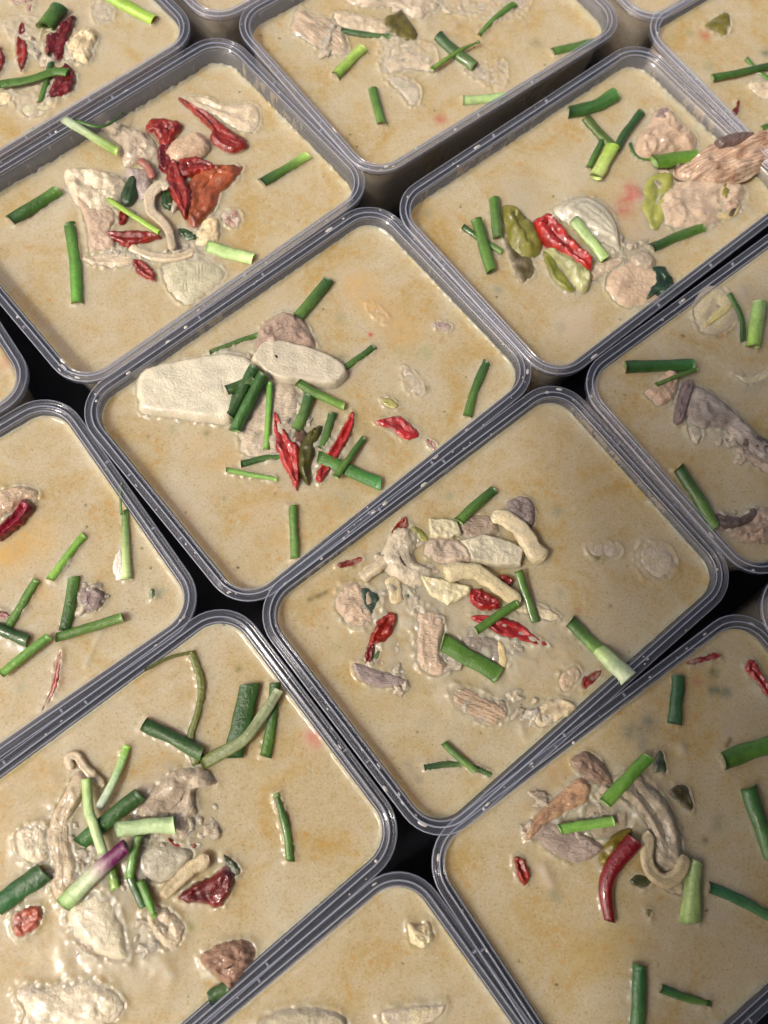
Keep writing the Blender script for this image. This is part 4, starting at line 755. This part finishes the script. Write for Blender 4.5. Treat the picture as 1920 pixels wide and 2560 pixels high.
# ---- tub 9
onion(9, '31', [(1055, 910), (1150, 815), (1290, 845), (1375, 950), (1405, 1060), (1310, 1190), (1150, 1235), (1050, 1160), (1015, 1020)], 'round translucent onion petal near the far wall', (0.51, 0.46, 0.297), 1.2, 0, cup=.7, soupy=.6)
onion(9, '31', [(1110, 1150), (1180, 1050), (1290, 975), (1345, 985), (1300, 1060), (1190, 1130), (1120, 1170)], 'small yellow inner petal on the round onion', (0.581, 0.515, 0.243), 1.2, .5)
onion(9, '31', [(1370, 1570), (1500, 1590), (1640, 1520), (1720, 1450), (1750, 1500), (1640, 1620), (1480, 1650)], 'pale arc at the right frame edge', (0.546, 0.497, 0.342), .9, 0)
meat(9, '31', [(690, 1650), (760, 1560), (830, 1530), (900, 1590), (880, 1680), (850, 1780), (740, 1840), (650, 1790), (600, 1720)], 'pink meat lump under the thin scallion tail', (0.563, 0.414, 0.315), 2.6, .2)
meat(9, '32', [(930, -10), (1020, -10), (970, 180), (920, 330), (850, 310), (880, 130)], 'dark purple bone edge left of the skin', (0.2, 0.15, 0.16), 3.2, .3, soupy=.1)
meat(9, '32', [(1040, 0), (1150, 55), (1330, 175), (1420, 285), (1560, 420), (1700, 560), (1759, 700), (1600, 670), (1400, 505), (1280, 390), (1100, 380), (960, 300), (985, 130)], 'large mottled grey skin with flesh', (.43, .39, .37), 4.0, .2, col2=(0.27, 0.24, 0.24), soupy=.15, lump=.3)
meat(9, '32', [(1440, 440), (1560, 440), (1700, 500), (1720, 560), (1560, 560), (1450, 500)], 'dark brown edge under the grey skin', (0.12, 0.09, 0.08), 1.6, 2.6, soupy=0)
meat(9, '32', [(1380, 560), (1480, 530), (1620, 600), (1740, 700), (1700, 780), (1580, 720), (1450, 650)], 'rough flesh below the skin at the frame edge', (0.44, 0.368, 0.324), 2.4, .2, lump=.5)
meat(9, '32', [(960, 370), (1060, 360), (1095, 430), (1050, 520), (1000, 480)], 'small glossy white fat knob below the skin', (0.581, 0.534, 0.45), 1.4, 0)
meat(9, '32', [(1340, 1300), (1400, 1220), (1500, 1180), (1560, 1080), (1700, 1080), (1720, 1330), (1500, 1370)], 'torn pinkish brown meat near the front corner', (0.458, 0.35, 0.279), 3.0, .2)
meat(9, '32', [(1210, 1130), (1290, 1120), (1420, 1150), (1540, 1070), (1560, 1160), (1420, 1230), (1280, 1250)], 'dark wet meat edge above the torn piece', (0.13, 0.09, 0.085), 2.4, .4, soupy=.1)
T(9, '31', [(425, 1515), (700, 1500), (1015, 1495)], 118, DG, (0.04, 0.14, 0.03), 'thick straight dark green scallion', .8)
T(9, '31', [(1050, 1530), (900, 1580), (690, 1665)], 38, MG, MG, 'thin green tail curling under the thick scallion', [2.5, 3.4])
T(9, '31', [(1325, 880), (1410, 1040), (1440, 1150), (1445, 1290)], 52, MG, DG, 'bent slim scallion beside the pale one', .8)
T(9, '31', [(1590, 950), (1560, 1140), (1530, 1340)], 128, (0.4, 0.6, 0.22), (0.38, 0.62, 0.1), 'thick pale lime scallion at the right', .9)
T(9, '32', [(885, 720), (1050, 980), (1200, 1240)], 118, DG, MG, 'thick green scallion touching the left wall', .5)
tint(9, '32', (200, 190), 60, (0.37, 0.368, 0.252), .5); tint(9, '31', (920, 1245), 20, (0.16, 0.11, 0.04), .9); tint(9, '31', (1450, 850), 45, (0.396, 0.35, 0.306), .7, .4, (1460, 930)); tint(9, '32', (1500, 50), 100, (0.35, 0.36, 0.26), .6)
# ---- tub 10
mush(10, 'Z5', [(330, 575), (400, 600), (350, 700), (300, 800), (320, 900), (335, 1000), (270, 1130), (215, 1050), (240, 960), (190, 860), (235, 740), (285, 650)], 'tall beige mushroom slab on the left', (0.493, 0.423, 0.315), 2.6, 0)
mush(10, 'Z5', [(65, 840), (120, 800), (195, 800), (215, 930), (150, 965), (80, 925)], 'white glossy mushroom scrap at the far left', (0.598, 0.552, 0.441), 1.8, 0)
mush(10, 'Z5', [(595, 765), (650, 660), (750, 570), (870, 555), (935, 620), (845, 650), (850, 760), (800, 845), (700, 790)], 'tan grey folded mushroom on the right', (0.387, 0.331, 0.261), 3.2, .2, cup=.5)
onion(10, 'Z5', [(595, 900), (700, 870), (830, 915), (780, 1000), (700, 1050), (620, 1030), (580, 960)], 'grey translucent onion with white glints', (0.37, 0.35, 0.279), 2.2, .2)
onion(10, 'Z5', [(290, 1170), (360, 1090), (430, 1070), (510, 1150), (540, 1270), (555, 1385), (440, 1370), (330, 1300)], 'wide cream translucent slice at the front', (0.528, 0.488, 0.369), 2.4, 0)
mush(10, 'Z5', [(620, 1180), (700, 1150), (790, 1220), (785, 1300), (720, 1335), (655, 1270)], 'curled cream edge right of the front slice', (0.51, 0.442, 0.333), 1.8, 0, cup=.6)
meat(10, 'Z5', [(870, 1390), (925, 1330), (1040, 1300), (1100, 1340), (1080, 1410), (1030, 1470), (995, 1520), (940, 1460)], 'brown meat leaning on the front rim', (0.33, 0.2, 0.14), 3.6, .4, soupy=.2)
onion(10, 'Z5', [(70, 1530), (130, 1480), (210, 1500), (300, 1470), (430, 1480), (530, 1560), (500, 1640), (420, 1680), (260, 1740), (100, 1700), (110, 1600)], 'big blurred white chunk at the bottom frame edge', (.60, .54, .42), 2.2, -.2, soupy=.9, lump=.3)
T(10, 'Z5', [(905, 1550), (940, 1520), (990, 1500)], 60, DG, DG, 'short dark scallion at the front rim below the meat', 1.2)
chili(10, 'Z5', [(770, 1120), (840, 1050), (900, 1030), (975, 975), (1015, 1020), (960, 1150), (880, 1140)], 'dark wrinkled chili under the cream stem', (0.19, 0.018, 0.014), 2.4, .2)
leaf(10, 'Z5', [(965, 930), (1000, 945), (1040, 990), (1020, 1020), (980, 980)], 'dark olive leaf tip above the wrinkled chili', (0.04, 0.06, 0.02), 1.2, .4)
chili(10, 'Z5', [(50, 1200), (100, 1160), (175, 1150), (170, 1230), (80, 1285)], 'orange red scrap below the left scallion', (0.44, 0.09, 0.04), 1.6, 0)
chili(10, 'Z5', [(725, 855), (760, 865), (780, 890), (750, 890)], 'tiny glossy red chip under the pale scallion', RED, 1.0, .6)
chili(10, 'Z5', [(820, 875), (845, 885), (840, 905)], 'tiniest red chip right of the pale scallion', RED, .8, .2)
stem(10, 'Z5', [(310, 560), (295, 510), (330, 500), (375, 560), (450, 630)], 40, 'hooked thin stem at the back of the heap', (0.528, 0.46, 0.342), 1.0)
stem(10, 'Z5', [(905, 945), (830, 985), (770, 1040), (700, 1110)], 74, 'smooth beige stem above the wrinkled chili', (0.51, 0.432, 0.288), 2.2, w1=50)
T(10, 'Z5', [(625, 130), (720, 80), (830, 52)], 16, (0.1, 0.11, 0.02), (0.12, 0.13, 0.02), 'thin wilted blade touching the left rim', [3.2, 1.0], .4)
T(10, 'Z5', [(825, 50), (868, 180), (858, 300), (820, 430), (850, 540)], 34, (0.14, 0.16, 0.03), (0.13, 0.15, 0.03), 'long wilted olive blade hanging down', [.8, .8], .3, rnd=.2)
T(10, 'Z5', [(622, 362), (740, 420), (875, 492)], 66, DG, DG, 'dark scallion under the wilted blade', .5)
T(10, 'Z5', [(1080, 190), (1050, 330), (1005, 510)], 92, DG, DG, 'widest flat dark green leaf sheet', 1.4, .3)
T(10, 'Z5', [(1190, 185), (1175, 340), (1148, 505)], 50, DG, MG, 'dark scallion nearest the right rim', .5)
T(10, 'Z5', [(1205, 215), (1130, 330), (1040, 440), (870, 535)], 44, (0.32, 0.36, 0.2), (0.13, 0.16, 0.03), 'translucent pale strip crossing two dark scallions', [3.2, 3.8, 3.6, 1.0], .3, w1=60)
T(10, 'Z5', [(605, 665), (480, 765), (345, 880)], 72, DG, (0.04, 0.15, 0.03), 'dark green scallion under two pale ones', [1.8, 2.6])
T(10, 'Z5', [(372, 600), (385, 740), (400, 780), (445, 925)], 46, (0.42, 0.6, 0.2), (0.56, 0.72, 0.36), 'bent pale green scallion over the dark one', [3.8, 5.2])
T(10, 'Z5', [(550, 458), (500, 590), (425, 728)], 38, (0.28, 0.55, 0.06), (0.72, 0.8, 0.66), 'lime scallion with a white lower end', [.6, 4.6])
T(10, 'Z5', [(480, 980), (500, 1075)], 42, MG, (0.28, 0.46, 0.08), 'short lime end under the purple tipped scallion', 2.4)
T(10, 'Z5', [(560, 1010), (590, 1090), (622, 1155)], 42, DG, DG, 'dark blade left of the pointed one', 2.4, .5)
T(10, 'Z5', [(604, 1040), (635, 1110), (670, 1200)], 40, MG, (0.12, 0.34, 0.04), 'pointed green blade at the front of the heap', 2.8, .5, tip=2)
T(10, 'Z5', [(600, 845), (575, 930), (560, 1030)], 40, MG, (0.12, 0.3, 0.04), 'green blade hanging from the pale scallion', [4.6, 3.4], .5)
T(10, 'Z5', [(498, 820), (620, 805), (755, 800)], 72, (0.52, 0.68, 0.34), (0.5, 0.66, 0.32), 'thick pale scallion lying level', 5.0)
T(10, 'Z5', [(545, 888), (430, 990), (272, 1145)], 66, (0.16, 0.012, 0.075), (0.4, 0.6, 0.2), 'pale scallion with a purple tip', [7.0, 3.8], w1=78, seg=22, stops=[(0, (.11, .004, .055)), (.26, (.13, .006, .07)), (.40, (.50, .36, .34)), (.55, (.58, .66, .42)), (1, (.38, .60, .18))])
T(10, 'Z5', [(195, 1000), (90, 1075), (-20, 1150)], 100, DG, (0.04, 0.15, 0.04), 'broad dark scallion at the left frame edge', .8, .55)
T(10, 'Z5', [(1193, 662), (1225, 770), (1245, 860), (1255, 955)], 40, (0.05, 0.13, 0.03), MG, 'lone bent scallion on the open right side', .3, tip=1)
tint(10, 'Z5', (1360, 440), 40, (0.55, 0.22, 0.16), .75, .3, (1350, 410)); tint(10, 'Z5', (1030, 125), 16, (0.1, 0.13, 0.03), .9); tint(10, 'Z5', (830, 1240), 22, (0.3, 0.3, 0.1), .7); tint(10, 'Z5', (720, 560), 60, (0.396, 0.331, 0.252), .6, .3, (640, 640)); tint(10, 'Z5', (450, 1420), 30, (0.563, 0.515, 0.396), .6, .5, (560, 1400)); tint(10, 'Z5', (700, 1370), 26, (0.563, 0.515, 0.396), .6, .5, (740, 1440)); tint(10, 'Z5', (885, 1390), 22, (0.634, 0.589, 0.468), .7, .4, (900, 1440))
# ---- tub 11
meat(11, 'Z6', [(655, 760), (760, 660), (850, 595), (895, 640), (870, 710), (770, 760), (690, 810), (620, 865)], 'orange brown chicken strip at the left', (0.48, 0.3, 0.19), 2.8, .1)
meat(11, 'Z6', [(815, 515), (890, 485), (960, 550), (985, 620), (900, 620), (840, 570)], 'brown grey ragged meat at the back', (0.26, 0.18, 0.14), 2.8, .3)
meat(11, 'Z6', [(615, 850), (710, 780), (820, 815), (910, 860), (950, 905), (830, 965), (740, 935), (680, 880)], 'wet purplish skin under the level scallion', (0.38, 0.31, 0.28), 2.0, .1)
meat(11, 'Z6', [(860, 720), (960, 700), (1050, 730), (1060, 800), (960, 860), (880, 830)], 'pale soaked meat in the middle of the heap', (0.422, 0.359, 0.279), 1.8, 0)
leaf(11, 'Z6', [(1225, 650), (1300, 625), (1335, 700), (1325, 742), (1280, 705)], 'dark brown olive leaf beside the mushroom band', (0.07, 0.06, 0.025), 1.0, .1)
leaf(11, 'Z6', [(1165, 535), (1195, 478), (1222, 570), (1172, 572)], 'small triangular dark green leaf', (0.05, 0.075, 0.045), .8, .1)
leaf(11, 'Z6', [(1060, 1040), (1110, 1010), (1160, 1040), (1120, 1075)], 'dark leaf scrap under the loop', (0.07, 0.08, 0.03), 1.0, .1)
leaf(11, 'Z6', [(1128, 1165), (1162, 1165), (1145, 1202)], 'tiny olive triangle floating below the loop', (0.14, 0.12, 0.02), .5, .1)
mush(11, 'Z6', [(990, 640), (1040, 570), (1120, 590), (1210, 680), (1270, 800), (1290, 930), (1250, 1000), (1170, 960), (1150, 830), (1080, 740)], 'broad grey beige mushroom band', (0.405, 0.359, 0.279), 3.0, .4, cup=.3, soupy=.25)
stem(11, 'Z6', [(1148, 830), (1130, 930), (1155, 1005), (1215, 1040), (1275, 1010), (1300, 930)], 58, 'cream U shaped mushroom loop', (0.563, 0.488, 0.333), 2.4, rnd=.08)
mush(11, 'Z6', [(1200, 1050), (1290, 1040), (1290, 1100), (1230, 1090)], 'small cream flap under the loop', (0.51, 0.442, 0.306), 1.0, 0)
leaf(11, 'Z6', [(938, 960), (945, 900), (985, 850), (1030, 820), (1076, 808), (1068, 855), (1000, 915), (962, 970)], 'glossy olive yellow leaf behind the whole chili', (0.19, 0.14, 0.014), 2.4, .8, edge=.8, soupy=.05)
T(11, 'Z6', [(1085, 865), (1010, 950), (960, 1060), (975, 1215)], 82, (.17, .006, .010), (.21, .008, .010), 'whole curved dark red chili', [2.0, .4], .85, 'chili', 'whole_chili', 'chili', True, 46, rnd=.08)
chili(11, 'Z6', [(558, 945), (580, 935), (605, 950), (632, 1020), (605, 1058), (575, 1015)], 'small split chili near the left wall', RED, 1.8, .2)
chili(11, 'Z6', [(1305, 92), (1370, 72), (1440, 60), (1442, 78), (1380, 95), (1325, 108)], 'thin chili sliver near the far corner', (0.32, 0.02, 0.025), 1.2)
chili(11, 'Z6', [(1562, 130), (1592, 85), (1660, 190), (1700, 260), (1650, 240), (1600, 170)], 'chili strip at the right frame edge', (0.36, 0.03, 0.03), 1.6)
T(11, 'Z6', [(1272, 155), (1265, 260), (1255, 365)], 62, (0.03, 0.1, 0.04), (0.025, 0.1, 0.045), 'upright dark scallion near the far wall', .2)
T(11, 'Z6', [(1145, 505), (1060, 590), (955, 705)], 58, (0.12, 0.3, 0.04), (0.2, 0.42, 0.06), 'light green scallion on top of the heap', [3.4, 4.2])
T(11, 'Z6', [(760, 818), (870, 800), (992, 782)], 44, (0.2, 0.42, 0.07), (0.26, 0.5, 0.1), 'level lime scallion left of the heap', 3.2)
T(11, 'Z6', [(1465, 525), (1580, 480), (1720, 440)], 78, MG, (0.1, 0.28, 0.04), 'thick green scallion cut by the frame edge, upper one', .4)
T(11, 'Z6', [(1575, 635), (1620, 780), (1685, 950)], 76, (0.05, 0.15, 0.04), (0.04, 0.14, 0.04), 'steep dark scallion at the right frame edge', .4)
T(11, 'Z6', [(1405, 1068), (1530, 1120), (1690, 1205)], 48, (0.04, 0.15, 0.07), (0.04, 0.15, 0.06), 'blue green scallion reaching the right frame edge', .3)
T(11, 'Z6', [(1348, 955), (1335, 1080), (1325, 1218)], 60, (0.34, 0.46, 0.18), (0.4, 0.54, 0.18), 'pale frayed scallion stump right of the loop', .4, w1=98)
T(11, 'Z6', [(1105, 1405), (1100, 1540), (1092, 1720)], 66, (0.04, 0.15, 0.05), (0.035, 0.14, 0.04), 'upright dark scallion at the bottom frame edge', .3)
T(11, 'Z6', [(1195, 1505), (1290, 1540), (1412, 1572)], 38, (0.04, 0.15, 0.05), MG, 'small tapering scallion near the bottom', .3, tip=2)
for p, p2, r, c, a, b in [((1060, 400), (1150, 360), 38, (0.17, 0.19, 0.15), .8, .1), ((1120, 430), (1110, 460), 26, (0.2, 0.22, 0.17), .6, 0), ((1425, 145), (1420, 150), 24, (0.1, 0.14, 0.08), .8, .1), ((1420, 215), (1480, 225), 26, (0.14, 0.18, 0.12), .8, .1), ((1340, 180), (1370, 185), 14, (0.45, 0.16, 0.11), .6, 0), ((1480, 455), (1495, 430), 10, (0.16, 0.11, 0.04), .9, .1),
                          ((1445, 780), (1445, 800), 40, (0.3, 0.3, 0.2), .6, 0), ((1385, 865), (1385, 865), 18, (0.14, 0.15, 0.09), .7, 0), ((735, 1090), (740, 1110), 26, (0.22, 0.24, 0.18), .7, .1), ((690, 990), (720, 1050), 26, (0.528, 0.442, 0.36), .8, .7), ((1280, 465), (1285, 475), 24, (0.546, 0.497, 0.378), .8, .7), ((1600, 200), (1620, 215), 30, (0.528, 0.478, 0.36), .7, .7),
                          ((900, 1350), (1000, 1300), 90, (0.46, 0.34, 0.12), .5, 0), ((1480, 370), (1560, 360), 60, (0.44, 0.386, 0.288), .5, .3), ((620, 730), (800, 540), 40, (0.42, 0.28, 0.14), .5, 0)]: tint(11, 'Z6', p, r, c, a, b, p2)
# ---- tub 12
mush(12, 'Z6', [(105, 1225), (150, 1235), (200, 1215), (215, 1290), (170, 1330), (120, 1310)], 'bright cream mushroom cube', (0.651, 0.589, 0.414), 2.2, 0)
onion(12, 'Z6', [(-10, 1600), (100, 1580), (220, 1570), (270, 1560), (230, 1640), (100, 1680), (0, 1660)], 'cream slab at the bottom frame edge', (0.51, 0.46, 0.324), 1.6, -.45, soupy=1.2)
onion(12, 'Z5', [(1110, 1680), (1180, 1610), (1300, 1585), (1440, 1600), (1500, 1680), (1300, 1740)], 'rounded grey onion at the bottom frame edge', (0.405, 0.368, 0.27), 2.4, -.45, soupy=1.2)
tint(13, '01', (60, 1480), 70, (0.5, 0.2, 0.15), .6)

# milky mush of soft vegetable between the pieces of each heap
MSH = (0.51, 0.469, 0.378)
for t_, fr_, p_, p2_, r_ in [(2, 'Z1', (480, 900), (800, 760), 170), (2, 'Z1', (500, 1040), (850, 1080), 110), (6, 'Z3', (850, 560), (960, 820), 130), (6, 'Z3', (1000, 850), (1200, 820), 90), (6, 'Z3', (600, 440), (900, 400), 60), (7, 'Z4', (560, 600), (900, 500), 180), (7, 'Z4', (700, 750), (1150, 800), 170), (7, 'Z4', (1150, 900), (1400, 780), 110), (7, 'Z4', (900, 1030), (1100, 1080), 80),
   (10, 'Z5', (250, 800), (480, 1100), 140), (10, 'Z5', (480, 1050), (760, 800), 150), (10, 'Z5', (350, 1350), (650, 1400), 110), (11, 'Z6', (750, 800), (1050, 720), 120), (11, 'Z6', (1100, 700), (1200, 900), 90), (4, 'Z2', (850, 1050), (1100, 1180), 110), (4, 'Z2', (1150, 850), (1500, 900), 110), (9, '32', (1000, 200), (1500, 650), 150), (3, '20', (100, 400), (900, 100), 220), (1, '00', (100, 300), (600, 400), 150), (1, '00', (150, 850), (500, 850), 130)]:
    tint(t_, fr_, p_, r_, MSH, .38, .95 if (t_, r_) != (7, 170) else .92, p2_)

HERB, FL, MT, GR_ = (.05, .08, .03), (.66, .55, .37), (.58, .42, .28), (.38, .29, .20)
for t_, fr_, p_, p2_, r_, n_, lab in [(2, 'Z1', (500, 850), (800, 800), 150, 60, 'loose pale shreds filling the heap round the curled stem'), (2, 'Z1', (450, 1040), (880, 1090), 60, 34, 'line of shreds below the pointed chili'),
  (6, 'Z3', (800, 620), (940, 800), 100, 40, 'shreds and herb specks between the tall chilis'), (6, 'Z3', (760, 430), (700, 700), 50, 20, 'soft crumbs beside the scallion bundle'),
  (7, 'Z4', (600, 560), (900, 430), 130, 60, 'shreds and herbs round the branching mushroom'), (7, 'Z4', (720, 780), (1120, 800), 130, 70, 'meat shreds round the broad scallion'), (7, 'Z4', (560, 850), (700, 960), 60, 24, 'crumbs round the purplish skin'), (7, 'Z4', (950, 1060), (1330, 1090), 60, 30, 'crumbs round the front chicken slice'),
  (10, 'Z5', (250, 820), (450, 1150), 120, 55, 'shreds between the beige slab and the scallions'), (10, 'Z5', (600, 950), (880, 800), 110, 50, 'shreds and specks round the grey onion'), (10, 'Z5', (350, 1300), (700, 1280), 80, 36, 'crumbs round the wide cream slice'),
  (11, 'Z6', (700, 780), (1050, 700), 110, 60, 'fatty shreds round the level lime scallion'), (11, 'Z6', (1000, 620), (1250, 900), 60, 30, 'small crumbs on the mushroom band'), (4, 'Z2', (880, 1120), (1150, 1100), 70, 30, 'shreds beside the pinkish mushroom'), (4, 'Z2', (1180, 780), (1560, 900), 70, 36, 'fatty crumbs on the broad thigh'),
  (9, '32', (1050, 200), (1500, 600), 110, 50, 'bits of flesh along the grey skin'), (9, '32', (1280, 1180), (1600, 1250), 90, 34, 'bits of flesh round the torn meat'), (3, '10', (1000, 250), (1300, 350), 120, 36, 'shredded bits round the left chicken'), (3, '20', (50, 60), (900, 60), 70, 44, 'bits among the mushrooms at the frame edge'), (1, '00', (300, 300), (500, 450), 200, 30, 'crumbs round the dark chili'), (8, '03', (780, 190), (760, 250), 90, 18, 'crumbs round the purple meat cube')]:
    debris(t_, fr_, p_, p2_, r_, n_, [FL, FL, FL, MT, MT, GR_, HERB, (.68, .58, .42)], lab, seed=n_)
# ------------------------------------------------------------------ the soup itself
def disk_warp(u, v, a, b, r):
    x = u * a; y = v * b
    cx = a - r; cy = b - r
    ax_, ay_ = np.abs(x), np.abs(y)
    s = np.clip((ax_ - cx) / r, 0, 1); t = np.clip((ay_ - cy) / r, 0, 1)
    s2 = s * np.sqrt(1 - t * t / 2); t2 = t * np.sqrt(1 - s * s / 2)
    nx_ = np.where(ax_ > cx, cx + s2 * r, ax_); ny_ = np.where(ay_ > cy, cy + t2 * r, ay_)
    return np.sign(x) * nx_, np.sign(y) * ny_
def seg_dist(X, Y, poly):
    d = np.full(X.shape, 1e9); inside = np.zeros(X.shape, bool); n_ = len(poly)
    for i in range(n_):
        x0, y0 = poly[i]; x1, y1 = poly[(i + 1) % n_]
        dx, dy = x1 - x0, y1 - y0; L = dx * dx + dy * dy + 1e-16
        t = np.clip(((X - x0) * dx + (Y - y0) * dy) / L, 0, 1)
        d = np.minimum(d, np.hypot(X - x0 - t * dx, Y - y0 - t * dy))
        c = ((y0 > Y) != (y1 > Y)) & (X < (x1 - x0) * (Y - y0) / (y1 - y0 + 1e-16) + x0); inside ^= c
    return d, inside
SOUPLAB = {1: 'tan coconut soup filling the top left tub', 2: 'tan coconut soup around the tomato and chili slices, lowest in its tub', 3: 'tan coconut soup in the top middle tub, left of the drumstick tub',
 4: 'tan coconut soup under the drumstick', 5: 'tan coconut soup in the top right corner tub', 6: 'tan coconut soup around the pale fish chunks in the central tub',
 7: 'tan coconut soup around the long cream mushroom stems', 8: 'orange tinged coconut soup in the left edge tub', 9: 'tan coconut soup in the right edge tub beside grey fish skin',
 10: 'tan coconut soup around the purple tipped scallion, nearly brim full', 11: 'olive tan coconut soup around the curved whole chili', 12: 'olive tan coconut soup in the bottom middle tub',
 13: 'bit of coconut soup in the corner tub at the left edge', 14: 'bit of coconut soup in the tub corner at the top, left of centre', 15: 'bit of coconut soup in the tub corner at the top, right of centre',
 16: 'bit of coconut soup in the tub at the right edge'}
for t, (x, y, a, dz, dep, lab) in TUBS.items():
    small = t > 12
    NX, NY = (60, 44) if small else (300, 210)
    if t == 12: NX, NY = 220, 150
    off = (o_in(dep) + .06) * .001; A, B, RR = TL / 2 - off, TW / 2 - off, TR - off
    u, v = np.meshgrid(np.linspace(-1, 1, NX), np.linspace(-1, 1, NY))
    lx, ly = disk_warp(u, v, A, B, RR)
    ca, sa = math.cos(R(a)), math.sin(R(a)); X = x + lx * ca - ly * sa; Y = y + lx * sa + ly * ca
    Z = np.zeros_like(X)
    # distance to the wall
    qx, qy = np.abs(lx) - (A - RR), np.abs(ly) - (B - RR)
    dw = RR - (np.hypot(np.maximum(qx, 0), np.maximum(qy, 0)) + np.minimum(np.maximum(qx, qy), 0))
    dw = np.maximum(dw, 0)
    fl = lambda s_, k: np.array([noise.noise(Vector((px * s_, py * s_, k))) for px, py in zip(X.ravel(), Y.ravel())]).reshape(X.shape)
    n1 = fl(60, t * 3.1)
    if not small: n2 = fl(420, t * 1.7); n3 = fl(150, t * 5.1)
    else: n2 = n1; n3 = n1
    Z += .00022 * n1 + .00010 * n3
    jag = {2: 1.0, 4: .8, 6: .6, 3: .6}.get(t, .3)
    Z += np.exp(-dw / .0010) * (.0012 + .0012 * jag * n2)
    amt = np.zeros_like(X); colr = np.zeros(X.shape + (3,)); 
    # a paler, oilier band along the wall
    band = np.exp(-((dw - .0022) / .0013) ** 2) * .40 * (.6 + .8 * n3); band = np.clip(band, 0, .6)
    amt = band.copy(); colr[...] = (.66, .58, .42)
    zs = SOUPZ[t]
    def over(m_, c):
        global amt, colr
        tot = m_ + amt * (1 - m_) + 1e-9
        colr = (np.array(c)[None, None, :] * m_[..., None] + colr * (amt * (1 - m_))[..., None]) / tot[..., None]; amt = tot
    for poly in HALO[t]:
        P = np.array(poly); x0, y0 = P.min(0) - .006; x1, y1 = P.max(0) + .006
        msk = (X > x0) & (X < x1) & (Y > y0) & (Y < y1)
        if not msk.any(): continue
        d, ins = seg_dist(X[msk], Y[msk], poly)
        nn2 = (1 + 1.3 * n2[msk]); hgt = np.where(ins, .0004 * nn2, .0009 * nn2 * np.exp(-d / .0010))
        Z[msk] = np.maximum(Z[msk], hgt + Z[msk] * .3)
        m_ = np.zeros_like(X); m_[msk] = np.where(ins, .5, .20 * (1 + n3[msk]) * np.exp(-d / .0022)); over(np.clip(m_, 0, 1), (.54, .46, .34))
    for fr, p, r, col, al, bump, p2 in TINT[t]:
        q = at(*src(fr, p), zs); q2 = at(*src(fr, p2), zs); uu = src(fr, p); rm_ = r * fscale(fr) * px_m(*uu, zs)
        d, _ = seg_dist(X, Y, [(q.x, q.y), (q2.x, q2.y)])
        g = np.exp(-(d / rm_) ** 2 * 1.2) * (1 + .7 * n3 + .5 * n2); g = np.clip(g, 0, 1.2); over(np.clip(g * al, 0, .96), col)
        if bump: Z += bump * .001 * np.exp(-(d / rm_) ** 2) * (1 + (.14 * n2 + .75 * n3 if bump > .9 else 0))
    vs = [Vector((lx[j, i], ly[j, i], Z[j, i])) for j in range(NY) for i in range(NX)]
    fs = [(j * NX + i, j * NX + i + 1, (j + 1) * NX + i + 1, (j + 1) * NX + i) for j in range(NY - 1) for i in range(NX - 1)]
    per = [i for i in range(NX)] + [j * NX + NX - 1 for j in range(1, NY)] + [(NY - 1) * NX + i for i in range(NX - 2, -1, -1)] + [j * NX for j in range(NY - 2, 0, -1)]
    base = len(vs); kz = (RIM + dz * .001) / .0569; depth_tot = (55.0 * kz - dep) * .001
    cols = [tuple(c) for c in colr.reshape(-1, 3)]; am = list(amt.ravel())
    Lb = per
    for k in range(1, 5):
        fz = k / 4; o2 = (o_in(dep) + (o_in(55) - o_in(dep)) * fz + .06) * .001
        A2, B2, R2 = TL / 2 - o2, TW / 2 - o2, TR - o2
        s0 = len(vs)
        for idx in per:
            uu = (-1 + 2 * (idx % NX) / (NX - 1)); vv = (-1 + 2 * (idx // NX) / (NY - 1))
            qx_, qy_ = disk_warp(np.array([uu]), np.array([vv]), A2, B2, R2); vs.append(Vector((float(qx_[0]), float(qy_[0]), -depth_tot * fz))); cols.append((.55, .46, .33)); am.append(.15)
        nw = list(range(s0, len(vs)))
        for i in range(len(per)):
            j = (i + 1) % len(per); fs.append((Lb[i], nw[i], nw[j], Lb[j]))
        Lb = nw
    fs.append(tuple(reversed(Lb)))
    me = mesh('soup', vs, fs, cols); aa = me.attributes.new('amt', 'FLOAT', 'POINT'); aa.data.foreach_set('value', np.array(am, dtype=np.float32))
    o = link('soup', me, MAT['soup']); o.location = (x, y, zs); o.rotation_euler.z = R(a)
    tag(o, SOUPLAB[t], 'soup', 'coconut soup in the tubs')
